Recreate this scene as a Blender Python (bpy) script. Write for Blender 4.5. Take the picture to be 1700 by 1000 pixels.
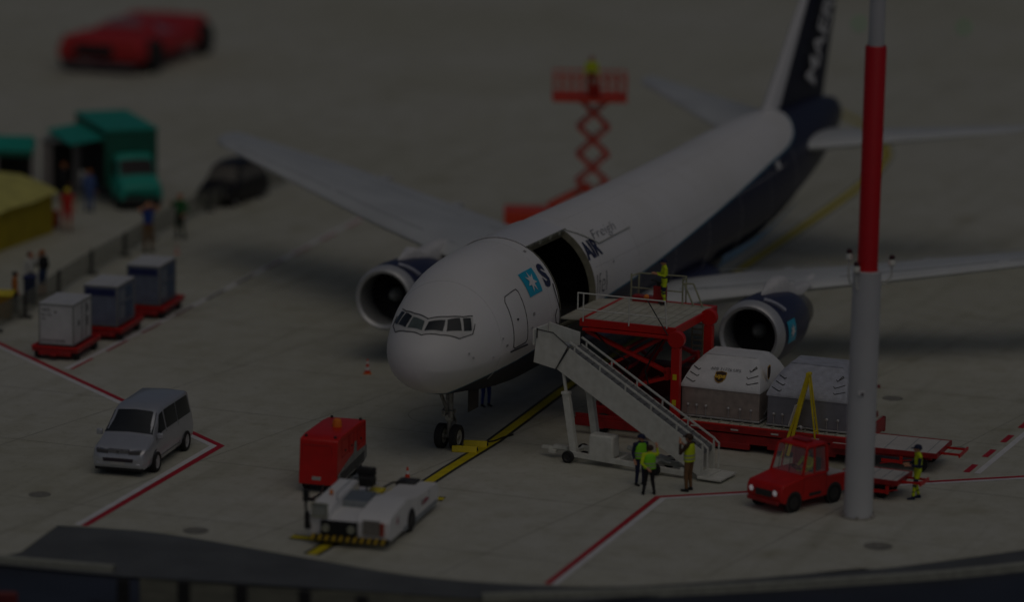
import bpy, bmesh, math, random, bisect
from mathutils import Vector, Matrix
import numpy as np
random.seed(7)
R = math.radians
sc = bpy.context.scene
for o in list(bpy.data.objects): bpy.data.objects.remove(o)
col = sc.collection

# ------------------------------------------------------------------ camera
FPX = 6262.94; TH = 0.2041784; RO = 0.0194734; PHI = 0.3737641
CPOS = Vector((2.27936, -138.425, 34.3982))
c_, s_ = math.cos(TH), math.sin(TH)
fwd = Vector((0, c_, -s_)); r0 = Vector((1, 0, 0)); u0 = Vector((0, s_, c_))
rgt = math.cos(RO)*r0 + math.sin(RO)*u0
upv = -math.sin(RO)*r0 + math.cos(RO)*u0
cd = bpy.data.cameras.new('camera'); cam = bpy.data.objects.new('camera', cd); col.objects.link(cam)
M = Matrix((rgt, upv, -fwd)).transposed().to_4x4(); M.translation = CPOS
cam.matrix_world = M
cd.sensor_width = 36; cd.lens = FPX*36/1700
cd.clip_start = 1; cd.clip_end = 3000
cd.dof.use_dof = True; cd.dof.focus_distance = 143; cd.dof.aperture_fstop = 0.088
sc.camera = cam

# ------------------------------------------------------------------ light
w = bpy.data.worlds.new('World'); sc.world = w; w.use_nodes = True
nt = w.node_tree; bgn = nt.nodes['Background']
sky = nt.nodes.new('ShaderNodeTexSky'); sky.sky_type = 'NISHITA'; sky.sun_disc = False
SUN_EL, SUN_AZ = R(62), R(164)
sky.sun_elevation = SUN_EL; sky.sun_rotation = SUN_AZ
sky.dust_density = 4.0; sky.air_density = 0.6; sky.ozone_density = 0.6
nt.links.new(sky.outputs[0], bgn.inputs[0]); bgn.inputs[1].default_value = 0.15
sd = bpy.data.lights.new('sun', 'SUN'); so = bpy.data.objects.new('sun', sd); col.objects.link(so)
sd.energy = 1.1; sd.angle = R(75); sd.color = (1.0, 0.962, 0.83)
dirv = Vector((math.sin(SUN_AZ)*math.cos(SUN_EL), math.cos(SUN_AZ)*math.cos(SUN_EL), math.sin(SUN_EL)))
so.rotation_euler = dirv.to_track_quat('Z', 'Y').to_euler()
sc.view_settings.view_transform = 'Standard'; sc.view_settings.look = 'None'
sc.view_settings.exposure = -3.58; sc.view_settings.gamma = 1

# ------------------------------------------------------------------ helpers
def G(px, py, z=0.0):
    d = fwd + (px-850)/FPX*rgt - (py-500)/FPX*upv
    return CPOS + d*((z-CPOS.z)/d.z)
def yaw(a, b): return math.atan2(b.y-a.y, b.x-a.x)
MATS = {}
def mat(name, c, rough=.5, metal=0., var=.12, vs=3., spec=.5, emis=0., bump=0., coat=0., alpha=1., trans=0., dirt=None):
    if name in MATS: return MATS[name]
    m = bpy.data.materials.new(name); m.use_nodes = True; n = m.node_tree; b = n.nodes['Principled BSDF']
    b.inputs['Roughness'].default_value = rough; b.inputs['Metallic'].default_value = metal
    b.inputs['Specular IOR Level'].default_value = spec
    if coat: b.inputs['Coat Weight'].default_value = coat; b.inputs['Coat Roughness'].default_value = .08
    if alpha < 1: b.inputs['Alpha'].default_value = alpha
    tc = n.nodes.new('ShaderNodeTexCoord')
    nz = n.nodes.new('ShaderNodeTexNoise'); nz.inputs['Scale'].default_value = vs; nz.inputs['Detail'].default_value = 6
    n.links.new(tc.outputs['Object'], nz.inputs['Vector'])
    rp = n.nodes.new('ShaderNodeValToRGB')
    rp.color_ramp.elements[0].position = .3; rp.color_ramp.elements[1].position = .7
    lo = tuple(max(0, x*(1-var)) for x in c); hi = tuple(min(1, x*(1+var*.4)) for x in c)
    if dirt: lo = tuple(c[i]*(1-var)+dirt[i]*var for i in range(3))
    rp.color_ramp.elements[0].color = (*lo, 1); rp.color_ramp.elements[1].color = (*hi, 1)
    n.links.new(nz.outputs['Fac'], rp.inputs[0]); n.links.new(rp.outputs[0], b.inputs['Base Color'])
    if bump:
        nb = n.nodes.new('ShaderNodeTexNoise'); nb.inputs['Scale'].default_value = vs*6; nb.inputs['Detail'].default_value = 5
        n.links.new(tc.outputs['Object'], nb.inputs['Vector'])
        bp = n.nodes.new('ShaderNodeBump'); bp.inputs['Strength'].default_value = bump; bp.inputs['Distance'].default_value = .05
        n.links.new(nb.outputs['Fac'], bp.inputs['Height']); n.links.new(bp.outputs[0], b.inputs['Normal'])
    if emis:
        b.inputs['Emission Color'].default_value = (*c, 1); b.inputs['Emission Strength'].default_value = emis
    MATS[name] = m
    return m
WHITE = mat('white_paint', (.8, .8, .79), .35, var=.06, vs=.8)
AIRW = mat('aircraft_white', (.76, .76, .77), .3, var=.04, vs=.3, coat=.2)
WING = mat('wing_grey', (.6, .625, .625), .4, var=.12, vs=.4)
NAVY = mat('navy_paint', (.03, .035, .085), .4, var=.15, vs=.8)
SKYB = mat('light_blue', (.015, .42, .62), .4, var=.05)
TEAL = mat('teal_stripe', (.02, .2, .3), .4, var=.05)
BLACK = mat('black_rubber', (.018, .018, .018), .75, var=.3, vs=8)
DARK = mat('dark_metal', (.035, .035, .035), .5, var=.3, vs=6)
GLASS = mat('dark_glass', (.03, .035, .04), .22, var=.2, vs=2, spec=.35)
GLASSL = mat('grey_glass', (.12, .15, .14), .1, var=.3, vs=2, spec=.8)
RED = mat('red_paint', (.62, .009, .006), .4, var=.18, vs=2, dirt=(.25, .02, .01))
RED2 = mat('dark_red_paint', (.38, .012, .014), .45, var=.3, vs=3)
REDO = mat('orange_red_paint', (.75, .06, .02), .45, var=.12, vs=2)
YEL = mat('yellow_paint', (.78, .62, .015), .45, var=.18, vs=3)
CREAM = mat('dirty_white', (.72, .73, .67), .5, var=.2, vs=3.5, dirt=(.25, .24, .15))
STEEL = mat('dull_aluminium', (.5, .5, .5), .45, metal=.35, var=.2, vs=4, bump=.1)
STEELW = mat('warm_aluminium', (.46, .40, .36), .42, metal=.3, var=.25, vs=3, bump=.15)
GREY = mat('grey_paint', (.3, .33, .35), .5, var=.15)
TREAD = mat('grey_tread', (.17, .175, .175), .7, var=.2, vs=12)
SILV = mat('silver_paint', (.52, .54, .58), .3, metal=.4, var=.05, coat=.4)
PLW = mat('primer_white', (.7, .7, .7), .6, var=.1)
ORANGE = mat('orange_plastic', (.8, .22, .02), .5, var=.1)
BLUEBOX = mat('blue_grey_panel', (.17, .2, .28), .5, var=.2, vs=2)
BOXW = mat('container_white', (.6, .61, .62), .5, var=.1, vs=2)
SKIN = mat('skin', (.6, .3, .18), .6, var=.1, vs=20)
TREADW = mat('deck_white', (.6, .58, .54), .6, var=.15, vs=2, dirt=(.3, .25, .2))
DECK = mat('deck_dusty', (.5, .5, .42), .7, var=.35, vs=2.2, dirt=(.3, .22, .14))

class MB:
    def __init__(s): s.bm = bmesh.new()
    def vs(s, pts): return [s.bm.verts.new(p) for p in pts]
    def face(s, pts, m=0):
        v = s.vs(pts)
        try: f = s.bm.faces.new(v); f.material_index = m; return f
        except ValueError: pass
    def hexa(s, p, m=0):      # p: 4 bottom ccw, 4 top ccw
        v = s.vs(p)
        for q in ((3,2,1,0),(4,5,6,7),(0,1,5,4),(1,2,6,5),(2,3,7,6),(3,0,4,7)):
            f = s.bm.faces.new([v[i] for i in q]); f.material_index = m
        return s
    def box(s, c, d, m=0, rz=0., ry=0., rx=0., top=(1, 1)):
        x, y, z = d[0]/2, d[1]/2, d[2]/2; tx, ty = top
        p = [(-x,-y,-z),(x,-y,-z),(x,y,-z),(-x,y,-z),(-x*tx,-y*ty,z),(x*tx,-y*ty,z),(x*tx,y*ty,z),(-x*tx,y*ty,z)]
        mt = Matrix.Rotation(rz,3,'Z') @ Matrix.Rotation(ry,3,'Y') @ Matrix.Rotation(rx,3,'X')
        return s.hexa([mt @ Vector(q) + Vector(c) for q in p], m)
    def span(s, a, b, m=0):    # box from corner a to corner b
        return s.box([(a[i]+b[i])/2 for i in range(3)], [abs(b[i]-a[i]) for i in range(3)], m)
    def beam(s, p, q, w, h, m=0, upd=(0,0,1)):
        p, q = Vector(p), Vector(q); d = (q-p).normalized(); u = Vector(upd)
        if abs(d.dot(u)) > .98: u = Vector((1,0,0))
        sd_ = d.cross(u).normalized()*w/2; up_ = sd_.normalized().cross(d).normalized()*h/2
        return s.hexa([p-sd_-up_, p+sd_-up_, q+sd_-up_, q-sd_-up_, p-sd_+up_, p+sd_+up_, q+sd_+up_, q-sd_+up_], m)
    def cyl(s, p, q, r0, r1=None, n=16, m=0):
        return s.lathe([(0, r0), ((Vector(q)-Vector(p)).length, r0 if r1 is None else r1)], p, Vector(q)-Vector(p), n, m, True)
    def lathe(s, prof, o, ax, n=24, m=0, caps=False, sx=1., ph=0.):
        ax = Vector(ax).normalized(); o = Vector(o)
        t = Vector((0,0,1)) if abs(ax.z) < .9 else Vector((1,0,0))
        a = ax.cross(t).normalized(); b = a.cross(ax).normalized()
        rings = []
        for (h, r) in prof:
            rings.append(s.vs([o+ax*h+(a*math.cos(2*math.pi*i/n+ph)*sx+b*math.sin(2*math.pi*i/n+ph))*r for i in range(n)]))
        for k in range(len(rings)-1):
            mm = m[k] if isinstance(m, (list, tuple)) else m
            for i in range(n):
                j = (i+1) % n
                f = s.bm.faces.new((rings[k][i], rings[k+1][i], rings[k+1][j], rings[k][j])); f.material_index = mm
        if caps:
            mm = m[0] if isinstance(m, (list, tuple)) else m
            f = s.bm.faces.new(rings[0]); f.material_index = mm
            f = s.bm.faces.new(rings[-1][::-1]); f.material_index = mm
        return s
    def tube(s, pts, r, n=6, m=0):
        for i in range(len(pts)-1):
            if (Vector(pts[i])-Vector(pts[i+1])).length > 1e-4: s.cyl(pts[i], pts[i+1], r, r, n, m)
        for p in pts[1:-1]: s.ball(p, r*1.02, m, 1)
        return s
    def ball(s, c, r, m=0, sub=2, sc_=(1,1,1)):
        g = bmesh.ops.create_icosphere(s.bm, subdivisions=sub, radius=r, matrix=Matrix.Translation(c) @ Matrix.Diagonal((*sc_, 1)))
        for v in g['verts']:
            for f in v.link_faces: f.material_index = m
        return s
    def extr(s, pts, vec, m=0):
        vec = Vector(vec); a = s.vs(pts); b = s.vs([Vector(p)+vec for p in pts]); n = len(a)
        f = s.bm.faces.new(a); f.material_index = m; f = s.bm.faces.new(b[::-1]); f.material_index = m
        for i in range(n):
            f = s.bm.faces.new((a[i], b[i], b[(i+1) % n], a[(i+1) % n])); f.material_index = m
        return s
    def grid(s, P, m=0, closed=False):
        v = [s.vs(row) for row in P]
        for i in range(len(v)-1):
            k = len(v[i]); rng = range(k if closed else k-1)
            for j in rng:
                mm = m(i, j) if callable(m) else m
                if mm is None: continue
                try:
                    f = s.bm.faces.new((v[i][j], v[i+1][j], v[i+1][(j+1) % k], v[i][(j+1) % k])); f.material_index = mm
                except ValueError: pass
        return s
    def build(s, name, mats, parent=None, loc=None, rz=None, smooth=35, bevel=0., seg=2, fix=True):
        if fix: bmesh.ops.recalc_face_normals(s.bm, faces=s.bm.faces)
        me = bpy.data.meshes.new(name); s.bm.to_mesh(me); s.bm.free()
        for m in (mats if isinstance(mats, (list, tuple)) else [mats]): me.materials.append(m)
        me.polygons.foreach_set('use_smooth', [True]*len(me.polygons))
        me.set_sharp_from_angle(angle=R(smooth))
        o = bpy.data.objects.new(name, me); col.objects.link(o)
        if parent: o.parent = parent
        if loc is not None: o.location = loc
        if rz is not None: o.rotation_euler = (0, 0, rz)
        if bevel:
            b = o.modifiers.new('bevel', 'BEVEL'); b.width = bevel; b.segments = seg; b.limit_method = 'ANGLE'; b.angle_limit = R(40)
        return o
def tag(o, label=None, cat=None, group=None, kind=None):
    if label: o['label'] = label
    if cat: o['category'] = cat
    if group: o['group'] = group
    if kind: o['kind'] = kind
    return o
def thing(name, label, cat, loc=(0,0,0), rz=0., group=None, s=1.):
    o = bpy.data.objects.new(name, None); col.objects.link(o); o.location = loc; o.rotation_euler = (0,0,rz); o.scale = (s,s,s)
    o.empty_display_size = .2
    return tag(o, label, cat, group)
def kids(o): return [c for c in bpy.data.objects if c.parent == o]
def copy_tree(o, parent=None, label=None):
    ch = kids(o); c = o.copy(); col.objects.link(c); c.parent = parent
    if label: c['label'] = label
    for k in ch: copy_tree(k, c)
    return c
def text_mb(txt, size, shear=0., bold=0.):
    cu = bpy.data.curves.new('t', 'FONT'); cu.body = txt; cu.size = size; cu.shear = shear; cu.offset = bold; cu.resolution_u = 3
    o = bpy.data.objects.new('t', cu); col.objects.link(o)
    me = bpy.data.meshes.new_from_object(o.evaluated_get(bpy.context.evaluated_depsgraph_get()))
    bpy.data.objects.remove(o); b = MB(); b.bm.from_mesh(me); bpy.data.meshes.remove(me)
    bmesh.ops.triangulate(b.bm, faces=b.bm.faces); return b
def place_text(txt, size, name, m, parent, org, ux, uy, shear=0., bold=0.):
    b = text_mb(txt, size, shear, bold); org, ux, uy = Vector(org), Vector(ux), Vector(uy)
    for v in b.bm.verts: v.co = org+ux*v.co.x+uy*v.co.y
    return b.build(name, m, parent, fix=False)
def wheel(name, parent, c, r, wd, axis=(0,1,0), rim=None, tyre=None, rr=.6):
    ax = Vector(axis).normalized(); c = Vector(c); b = MB()
    h = wd/2
    b.lathe([(-h*.7, r*rr), (-h, r*(rr+.08)), (-h, r*.9), (-h*.75, r), (h*.75, r), (h, r*.9), (h, r*(rr+.08)), (h*.7, r*rr)], c, ax, 24)
    b.lathe([(-h*.7, r*rr), (h*.7, r*rr)], c, ax, 24)
    o = b.build(name, tyre or BLACK, parent)
    q = MB()
    for sg in (-1, 1):
        q.lathe([(h*.72*sg, r*rr*1.02), (h*.45*sg, r*rr*.85), (h*.4*sg, r*.22), (h*.7*sg, r*.2), (h*.72*sg, .001)], c, ax, 20)
    q.build('rim', rim or GREY, o)
    return o
# ------------------------------------------------------------------ ground
def ground_mat():
    m = bpy.data.materials.new('apron_concrete'); m.use_nodes = True; n = m.node_tree; b = n.nodes['Principled BSDF']
    b.inputs['Roughness'].default_value = .8; b.inputs['Specular IOR Level'].default_value = .25
    tc = n.nodes.new('ShaderNodeTexCoord')
    def noise(s, d=6, r=.55):
        z = n.nodes.new('ShaderNodeTexNoise'); z.inputs['Scale'].default_value = s; z.inputs['Detail'].default_value = d; z.inputs['Roughness'].default_value = r
        n.links.new(tc.outputs['Object'], z.inputs['Vector']); return z
    def ramp(z, stops):
        r_ = n.nodes.new('ShaderNodeValToRGB'); e = r_.color_ramp.elements
        e[0].position, e[0].color = stops[0][0], (*stops[0][1], 1); e[1].position, e[1].color = stops[1][0], (*stops[1][1], 1)
        n.links.new(z.outputs['Fac'], r_.inputs[0]); return r_
    a = ramp(noise(.045, 5), [(.36, (.51, .51, .42)), (.62, (.57, .572, .505))])
    c = ramp(noise(.8, 8, .65), [(.3, (.86, .85, .80)), (.62, (1, 1, 1))])
    d = ramp(noise(14, 3), [(.25, (.93, .93, .93)), (.6, (1, 1, 1))])
    def mul(x, y, f=1.):
        k = n.nodes.new('ShaderNodeMix'); k.data_type = 'RGBA'; k.blend_type = 'MULTIPLY'; k.inputs[0].default_value = f
        n.links.new(x, k.inputs[6]); n.links.new(y, k.inputs[7]); return k.outputs[2]
    x = mul(a.outputs[0], c.outputs[0]); x = mul(x, d.outputs[0])
    # rubber streaks along the taxi direction, and oil patches
    m0 = n.nodes.new('ShaderNodeMapping'); m0.inputs['Rotation'].default_value = (0, 0, -(math.pi/2-PHI)); n.links.new(tc.outputs['Object'], m0.inputs['Vector'])
    mp = n.nodes.new('ShaderNodeMapping'); mp.inputs['Scale'].default_value = (.04, .8, 1)
    n.links.new(m0.outputs[0], mp.inputs['Vector'])
    zs = n.nodes.new('ShaderNodeTexNoise'); zs.inputs['Scale'].default_value = 1.1; zs.inputs['Detail'].default_value = 5; n.links.new(mp.outputs[0], zs.inputs['Vector'])
    x = mul(x, ramp(zs, [(.30, (.86, .855, .83)), (.46, (1, 1, 1))]).outputs[0])
    x = mul(x, ramp(noise(.33, 3, .5), [(.24, (.80, .78, .70)), (.40, (1, 1, 1))]).outputs[0])
    x = mul(x, ramp(noise(2.6, 8, .7), [(.28, (.80, .79, .74)), (.46, (1, 1, 1))]).outputs[0])
    n.links.new(x, b.inputs['Base Color'])
    bp = n.nodes.new('ShaderNodeBump'); bp.inputs['Strength'].default_value = .12; bp.inputs['Distance'].default_value = .03
    n.links.new(noise(9, 6).outputs['Fac'], bp.inputs['Height']); n.links.new(bp.outputs[0], b.inputs['Normal'])
    return m
def sheet(name, pts, z, m, kind='structure'):
    b = MB(); b.face([(p[0], p[1], z) for p in pts])
    bmesh.ops.triangulate(b.bm, faces=b.bm.faces)
    for f in b.bm.faces:
        if f.normal.z < 0: f.normal_flip()
    return tag(b.build(name, m, fix=False), kind=kind)
ASPH = mat('asphalt', (.11, .12, .125), .8, var=.25, vs=.5, bump=.2)
OUTER = mat('outer_dark', (.03, .037, .055), .6, var=.3, vs=.3)
OLIVE = mat('verge_olive', (.12, .12, .085), .9, var=.3, vs=1.2, bump=.3)
JOINT = mat('joint_filler', (.34, .335, .28), .9, var=.3, vs=2)
LRED = mat('marking_red', (.5, .012, .03), .6, var=.2, vs=2)
LWH = mat('marking_white', (.76, .76, .76), .6, var=.12, vs=2)
LYE = mat('marking_yellow', (.68, .56, .012), .6, var=.15, vs=2)
LBK = mat('marking_black', (.04, .04, .035), .7, var=.2, vs=2)
sheet('ground', [(-900, -400), (900, -400), (900, 1500), (-900, 1500)], -.1, OUTER)
sheet('verge', [G(232,1100), G(232,958), G(420,972), G(700,985), G(960,1000), G(1100,1100)], -.06, OLIVE)
def smoothline(pts, n=6):
    P = [Vector((p[0], p[1])) for p in pts]; out = []
    for i in range(len(P)-1):
        a = P[max(i-1, 0)]; b = P[i]; c = P[i+1]; d = P[min(i+2, len(P)-1)]
        for k in range(n):
            t = k/n
            out.append(.5*((2*b)+(-a+c)*t+(2*a-5*b+4*c-d)*t*t+(-a+3*b-3*c+d)*t**3))
    out.append(P[-1]); return out
edge = [(-60, -8), (-14.73, -16.3), (-14.1, -15.6)] + [tuple(v) for v in smoothline([(-13.3,-12.1), (-10.5,-12.6), (-8.29,-13.53), (-4.66,-15.57), (-.54,-17.72), (3.85,-18.5), (7.44,-18.1), (13.6,-15.91), (20.08,-12.86), (60, 10)])]
GM = ground_mat()
b = MB(); top = [(x, y, 0) for x, y in edge]; far = [(200, 300, 0), (-200, 300, 0)]
b.face(top+[(60, 10.01, 0)]+far+[(-200, -8, 0)]); bmesh.ops.triangulate(b.bm, faces=b.bm.faces)
for i in range(len(edge)-1):
    b.face([(*edge[i], 0), (*edge[i], -.08), (*edge[i+1], -.08), (*edge[i+1], 0)])
b2 = b.build('apron', GM, smooth=20); tag(b2, kind='structure')
sheet('service_road', [(-60,-12), (-60, -6), (-13, -9), (0, -14), (20, -9), (70, 16), (60,-2)]+[G(1700,945), G(1400,970), G(1100,987), G(960,1000), G(800,994), G(430,970), G(192,956), G(0,938)], -.03, ASPH)
def kerb(pts, name='kerb'):
    b = MB(); P = smoothline(pts)
    L_, R_ = [], []
    for i, q in enumerate(P):
        d = (P[min(i+1, len(P)-1)]-P[max(i-1, 0)]).normalized(); nrm = Vector((-d.y, d.x))
        L_.append(q+nrm*.14); R_.append(q-nrm*.14)
    b.grid([[(*l, -.05), (*l, .16), (*r_, .16), (*r_, -.12)] for l, r_ in zip(L_, R_)])
    return tag(b.build(name, mat('kerb_stone', (.36, .37, .31), .7, var=.2), smooth=30), kind='structure')
kerb([(-30, -13), (-14.66, -16.82), (-10.74, -17.72)])
kerb([(1.49, -20.22), (7.41, -19.11), (13.47, -17.46), (19.78, -15.17), (34, -8)])
def strip(pts, wd, off, z, m, name, dashes=None):
    P = [Vector((p[0], p[1])) for p in pts]; b = MB(); rows = []
    nrm = []
    for i in range(len(P)-1):
        d = (P[i+1]-P[i]).normalized(); nrm.append(Vector((-d.y, d.x)))
    for i, q in enumerate(P):
        if i == 0: k = nrm[0]; s = 1
        elif i == len(P)-1: k = nrm[-1]; s = 1
        else: k = (nrm[i-1]+nrm[i]).normalized(); s = 1/max(.35, k.dot(nrm[i]))
        rows.append((q+k*s*(off-wd/2), q+k*s*(off+wd/2)))
    if dashes:
        a, g = dashes; L = (P[-1]-P[0]).length; d = (P[-1]-P[0]).normalized(); k = nrm[0]; t = 0
        while t < L:
            p, q = P[0]+d*t, P[0]+d*min(L, t+a)
            b.face([(*(p+k*(off-wd/2)), z), (*(q+k*(off-wd/2)), z), (*(q+k*(off+wd/2)), z), (*(p+k*(off+wd/2)), z)]); t += a+g
    else:
        for i in range(len(rows)-1):
            b.face([(*rows[i][0], z), (*rows[i+1][0], z), (*rows[i+1][1], z), (*rows[i][1], z)])
    for f in b.bm.faces:
        if f.normal.z < 0: f.normal_flip()
    return tag(b.build(name, m, fix=False), kind='structure')
# slab joints
dA = (G(1700,688)-G(1345,870)).normalized(); dB = (G(499,696)-G(100,652)).normalized()
oA = G(1345,870); jb = MB()
def inap(p):
    for i in range(len(edge)-1):
        if edge[i][0] <= p.x <= edge[i+1][0]:
            t = (p.x-edge[i][0])/max(1e-6, edge[i+1][0]-edge[i][0])
            return p.y > edge[i][1]+t*(edge[i+1][1]-edge[i][1])+.2
    return True
def jline(o, d, wd=.045):
    k = Vector((-d.y, d.x, 0))*wd/2; run = None
    for i in range(-90, 220):
        p = o+d*i
        if inap(p) and inap(p+d) and abs(p.x) < 60 and p.y < 190:
            q = p+d; jb.face([(p+k)+Vector((0,0,.004)), (p-k)+Vector((0,0,.004)), (q-k)+Vector((0,0,.004)), (q+k)+Vector((0,0,.004))])
pA = Vector((dA.y, -dA.x, 0)); pB = Vector((-dB.y, dB.x, 0)); oB = G(300,674)
for k in range(-8, 5): jline(oA+pA*(k*7.6), dA)
for k in range(-3, 20): jline(oB+pB*(k*7.6), dB)
for f in jb.bm.faces:
    if f.normal.z < 0: f.normal_flip()
tag(jb.build('slab_joints', JOINT, fix=False), kind='structure')
# stand markings
l1 = [G(-60,545), G(0,571), G(367,741), G(140,874)]
strip(l1, .26, .0, .008, LRED, 'stand_marking')
strip(l1, .26, -.27, .008, LWH, 'stand_marking')
l2 = [G(110,613), G(360,488), G(620,350)]
strip(l2, .26, .0, .008, LWH, 'stand_marking')
strip(l2, .14, -.22, .008, LRED, 'stand_marking', (2.2, 1.6))
l3 = [G(908,971), G(1092,826), G(1700,792), G(1800,786)]
strip(l3, .22, .0, .012, LRED, 'stand_marking')
strip(l3, .22, -.25, .012, LWH, 'stand_marking')
l4 = [G(1622,787), G(1700,722), G(1800,640)]
strip(l4, .24, .0, .008, LWH, 'stand_marking')
strip(l4, .24, .42, .008, LRED, 'stand_marking', (1.3, 1.3))
yl = [G(516,922), G(620,861), G(745,779), G(820,733), G(932,649)]
bk = [(13.39,37.23), (20.35,58.56), (22.6,67.5), (23.2,72), (22.9,80), (20,92)]
yc = [(v.x, v.y) for v in yl]+[(v.x, v.y) for v in smoothline(bk)]
strip(yc, .62, 0, .004+.002, LBK, 'taxi_line_border'); strip(yc, .36, 0, .012, LYE, 'taxi_line')
for a, q in ((G(484,892), G(570,902)), (G(688,826), G(737,830))):
    strip([a, q], .62, 0, .016, LBK, 'stop_bar_border'); strip([a, q], .38, 0, .020, LYE, 'stop_bar')
for (x, y, r_) in ((1482,662,.42), (325,882,.45), (66,822,.4), (1458,908,.5), (1592,745,.25)):
    b = MB(); g = G(x, y); b.lathe([(.0, r_), (.012, r_), (.012, r_*.86), (.006, r_*.84), (.006, .001)], g+Vector((0,0,.001)), (0,0,1), 28)
    tag(b.build('manhole_cover', mat('cover_iron', (.25,.245,.21), .7, var=.3, vs=6)), kind='structure')
# painted arc (turning guide) in front of nose gear
b = MB(); c0 = G(752,690); arc = []
for i in range(40):
    a = R(60)+i/39*R(240); arc.append((c0.x+1.75*math.cos(a), c0.y+1.75*math.sin(a)))
strip(arc, .04, 0, .008, JOINT, 'guide_arc')


FUS=[(1.85,3.8,.0,.0,.0),(1.93,3.8,.42,.42,.36),(2.15,3.82,.86,.76,.70),(2.55,3.86,1.26,1.1,1.0),(3.15,3.94,1.63,1.48,1.33),(3.8,4.03,1.93,1.86,1.6),
(4.6,4.15,2.17,2.24,1.84),(5.5,4.27,2.35,2.51,2.08),(6.7,4.41,2.48,2.70,2.42),(8.2,4.49,2.53,2.77,2.66),(10,4.52,2.54,2.77,2.8),(24,4.52,2.54,2.8,2.8),(32,4.55,2.54,2.9,2.8),(37,4.65,2.5,2.98,2.75),
(41,4.95,2.36,2.75,2.6),(45,5.3,2.0,2.37,2.45),(49,5.7,1.5,1.85,1.9),(52.5,6.05,.9,1.15,1.15),(54.4,6.2,.42,.6,.55),(54.9,6.22,.0,.0,.0)]
_X=[r[0] for r in FUS]
def _slopes(k):
    n=len(FUS); h=[_X[i+1]-_X[i] for i in range(n-1)]
    d=[(FUS[i+1][k]-FUS[i][k])/h[i] for i in range(n-1)]
    m=[0]*n; m[0]=d[0]; m[-1]=d[-1]
    for i in range(1,n-1):
        if d[i-1]*d[i]<=0: m[i]=0
        else:
            w1=2*h[i]+h[i-1]; w2=h[i]+2*h[i-1]; m[i]=(w1+w2)/(w1/d[i-1]+w2/d[i])
    return m
_M={k:_slopes(k) for k in range(1,5)}
def fsec(a):
    a=min(max(a,_X[0]),_X[-1]); i=min(max(bisect.bisect_right(_X,a)-1,0),len(_X)-2)
    h=_X[i+1]-_X[i]; t=(a-_X[i])/h; o=[]
    for k in range(1,5):
        y0,y1=FUS[i][k],FUS[i+1][k]; m=_M[k]
        o.append((2*t**3-3*t*t+1)*y0+(t**3-2*t*t+t)*h*m[i]+(-2*t**3+3*t*t)*y1+(t**3-t*t)*h*m[i+1])
    return o
def fpt(a,th,off=0.0):
    # th: angle from port horizontal (0 = port side), 90 = top ; returns (a,b,z), b starboard +
    zc,w,ht,hb=fsec(a); h=ht if math.sin(th)>=0 else hb
    return (a,-(w+off)*math.cos(th),zc+(h+off)*math.sin(th))

# ------------------------------------------------------------------ aircraft
AO = Vector((0, 0, 0)); NG = 5.348
ac = thing('cargo_aircraft', 'large white and navy twin-engine cargo aircraft with its side cargo door open', 'aircraft', (-NG*math.sin(PHI), -NG*math.cos(PHI), 0), math.atan2(math.cos(PHI), math.sin(PHI)))
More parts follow.
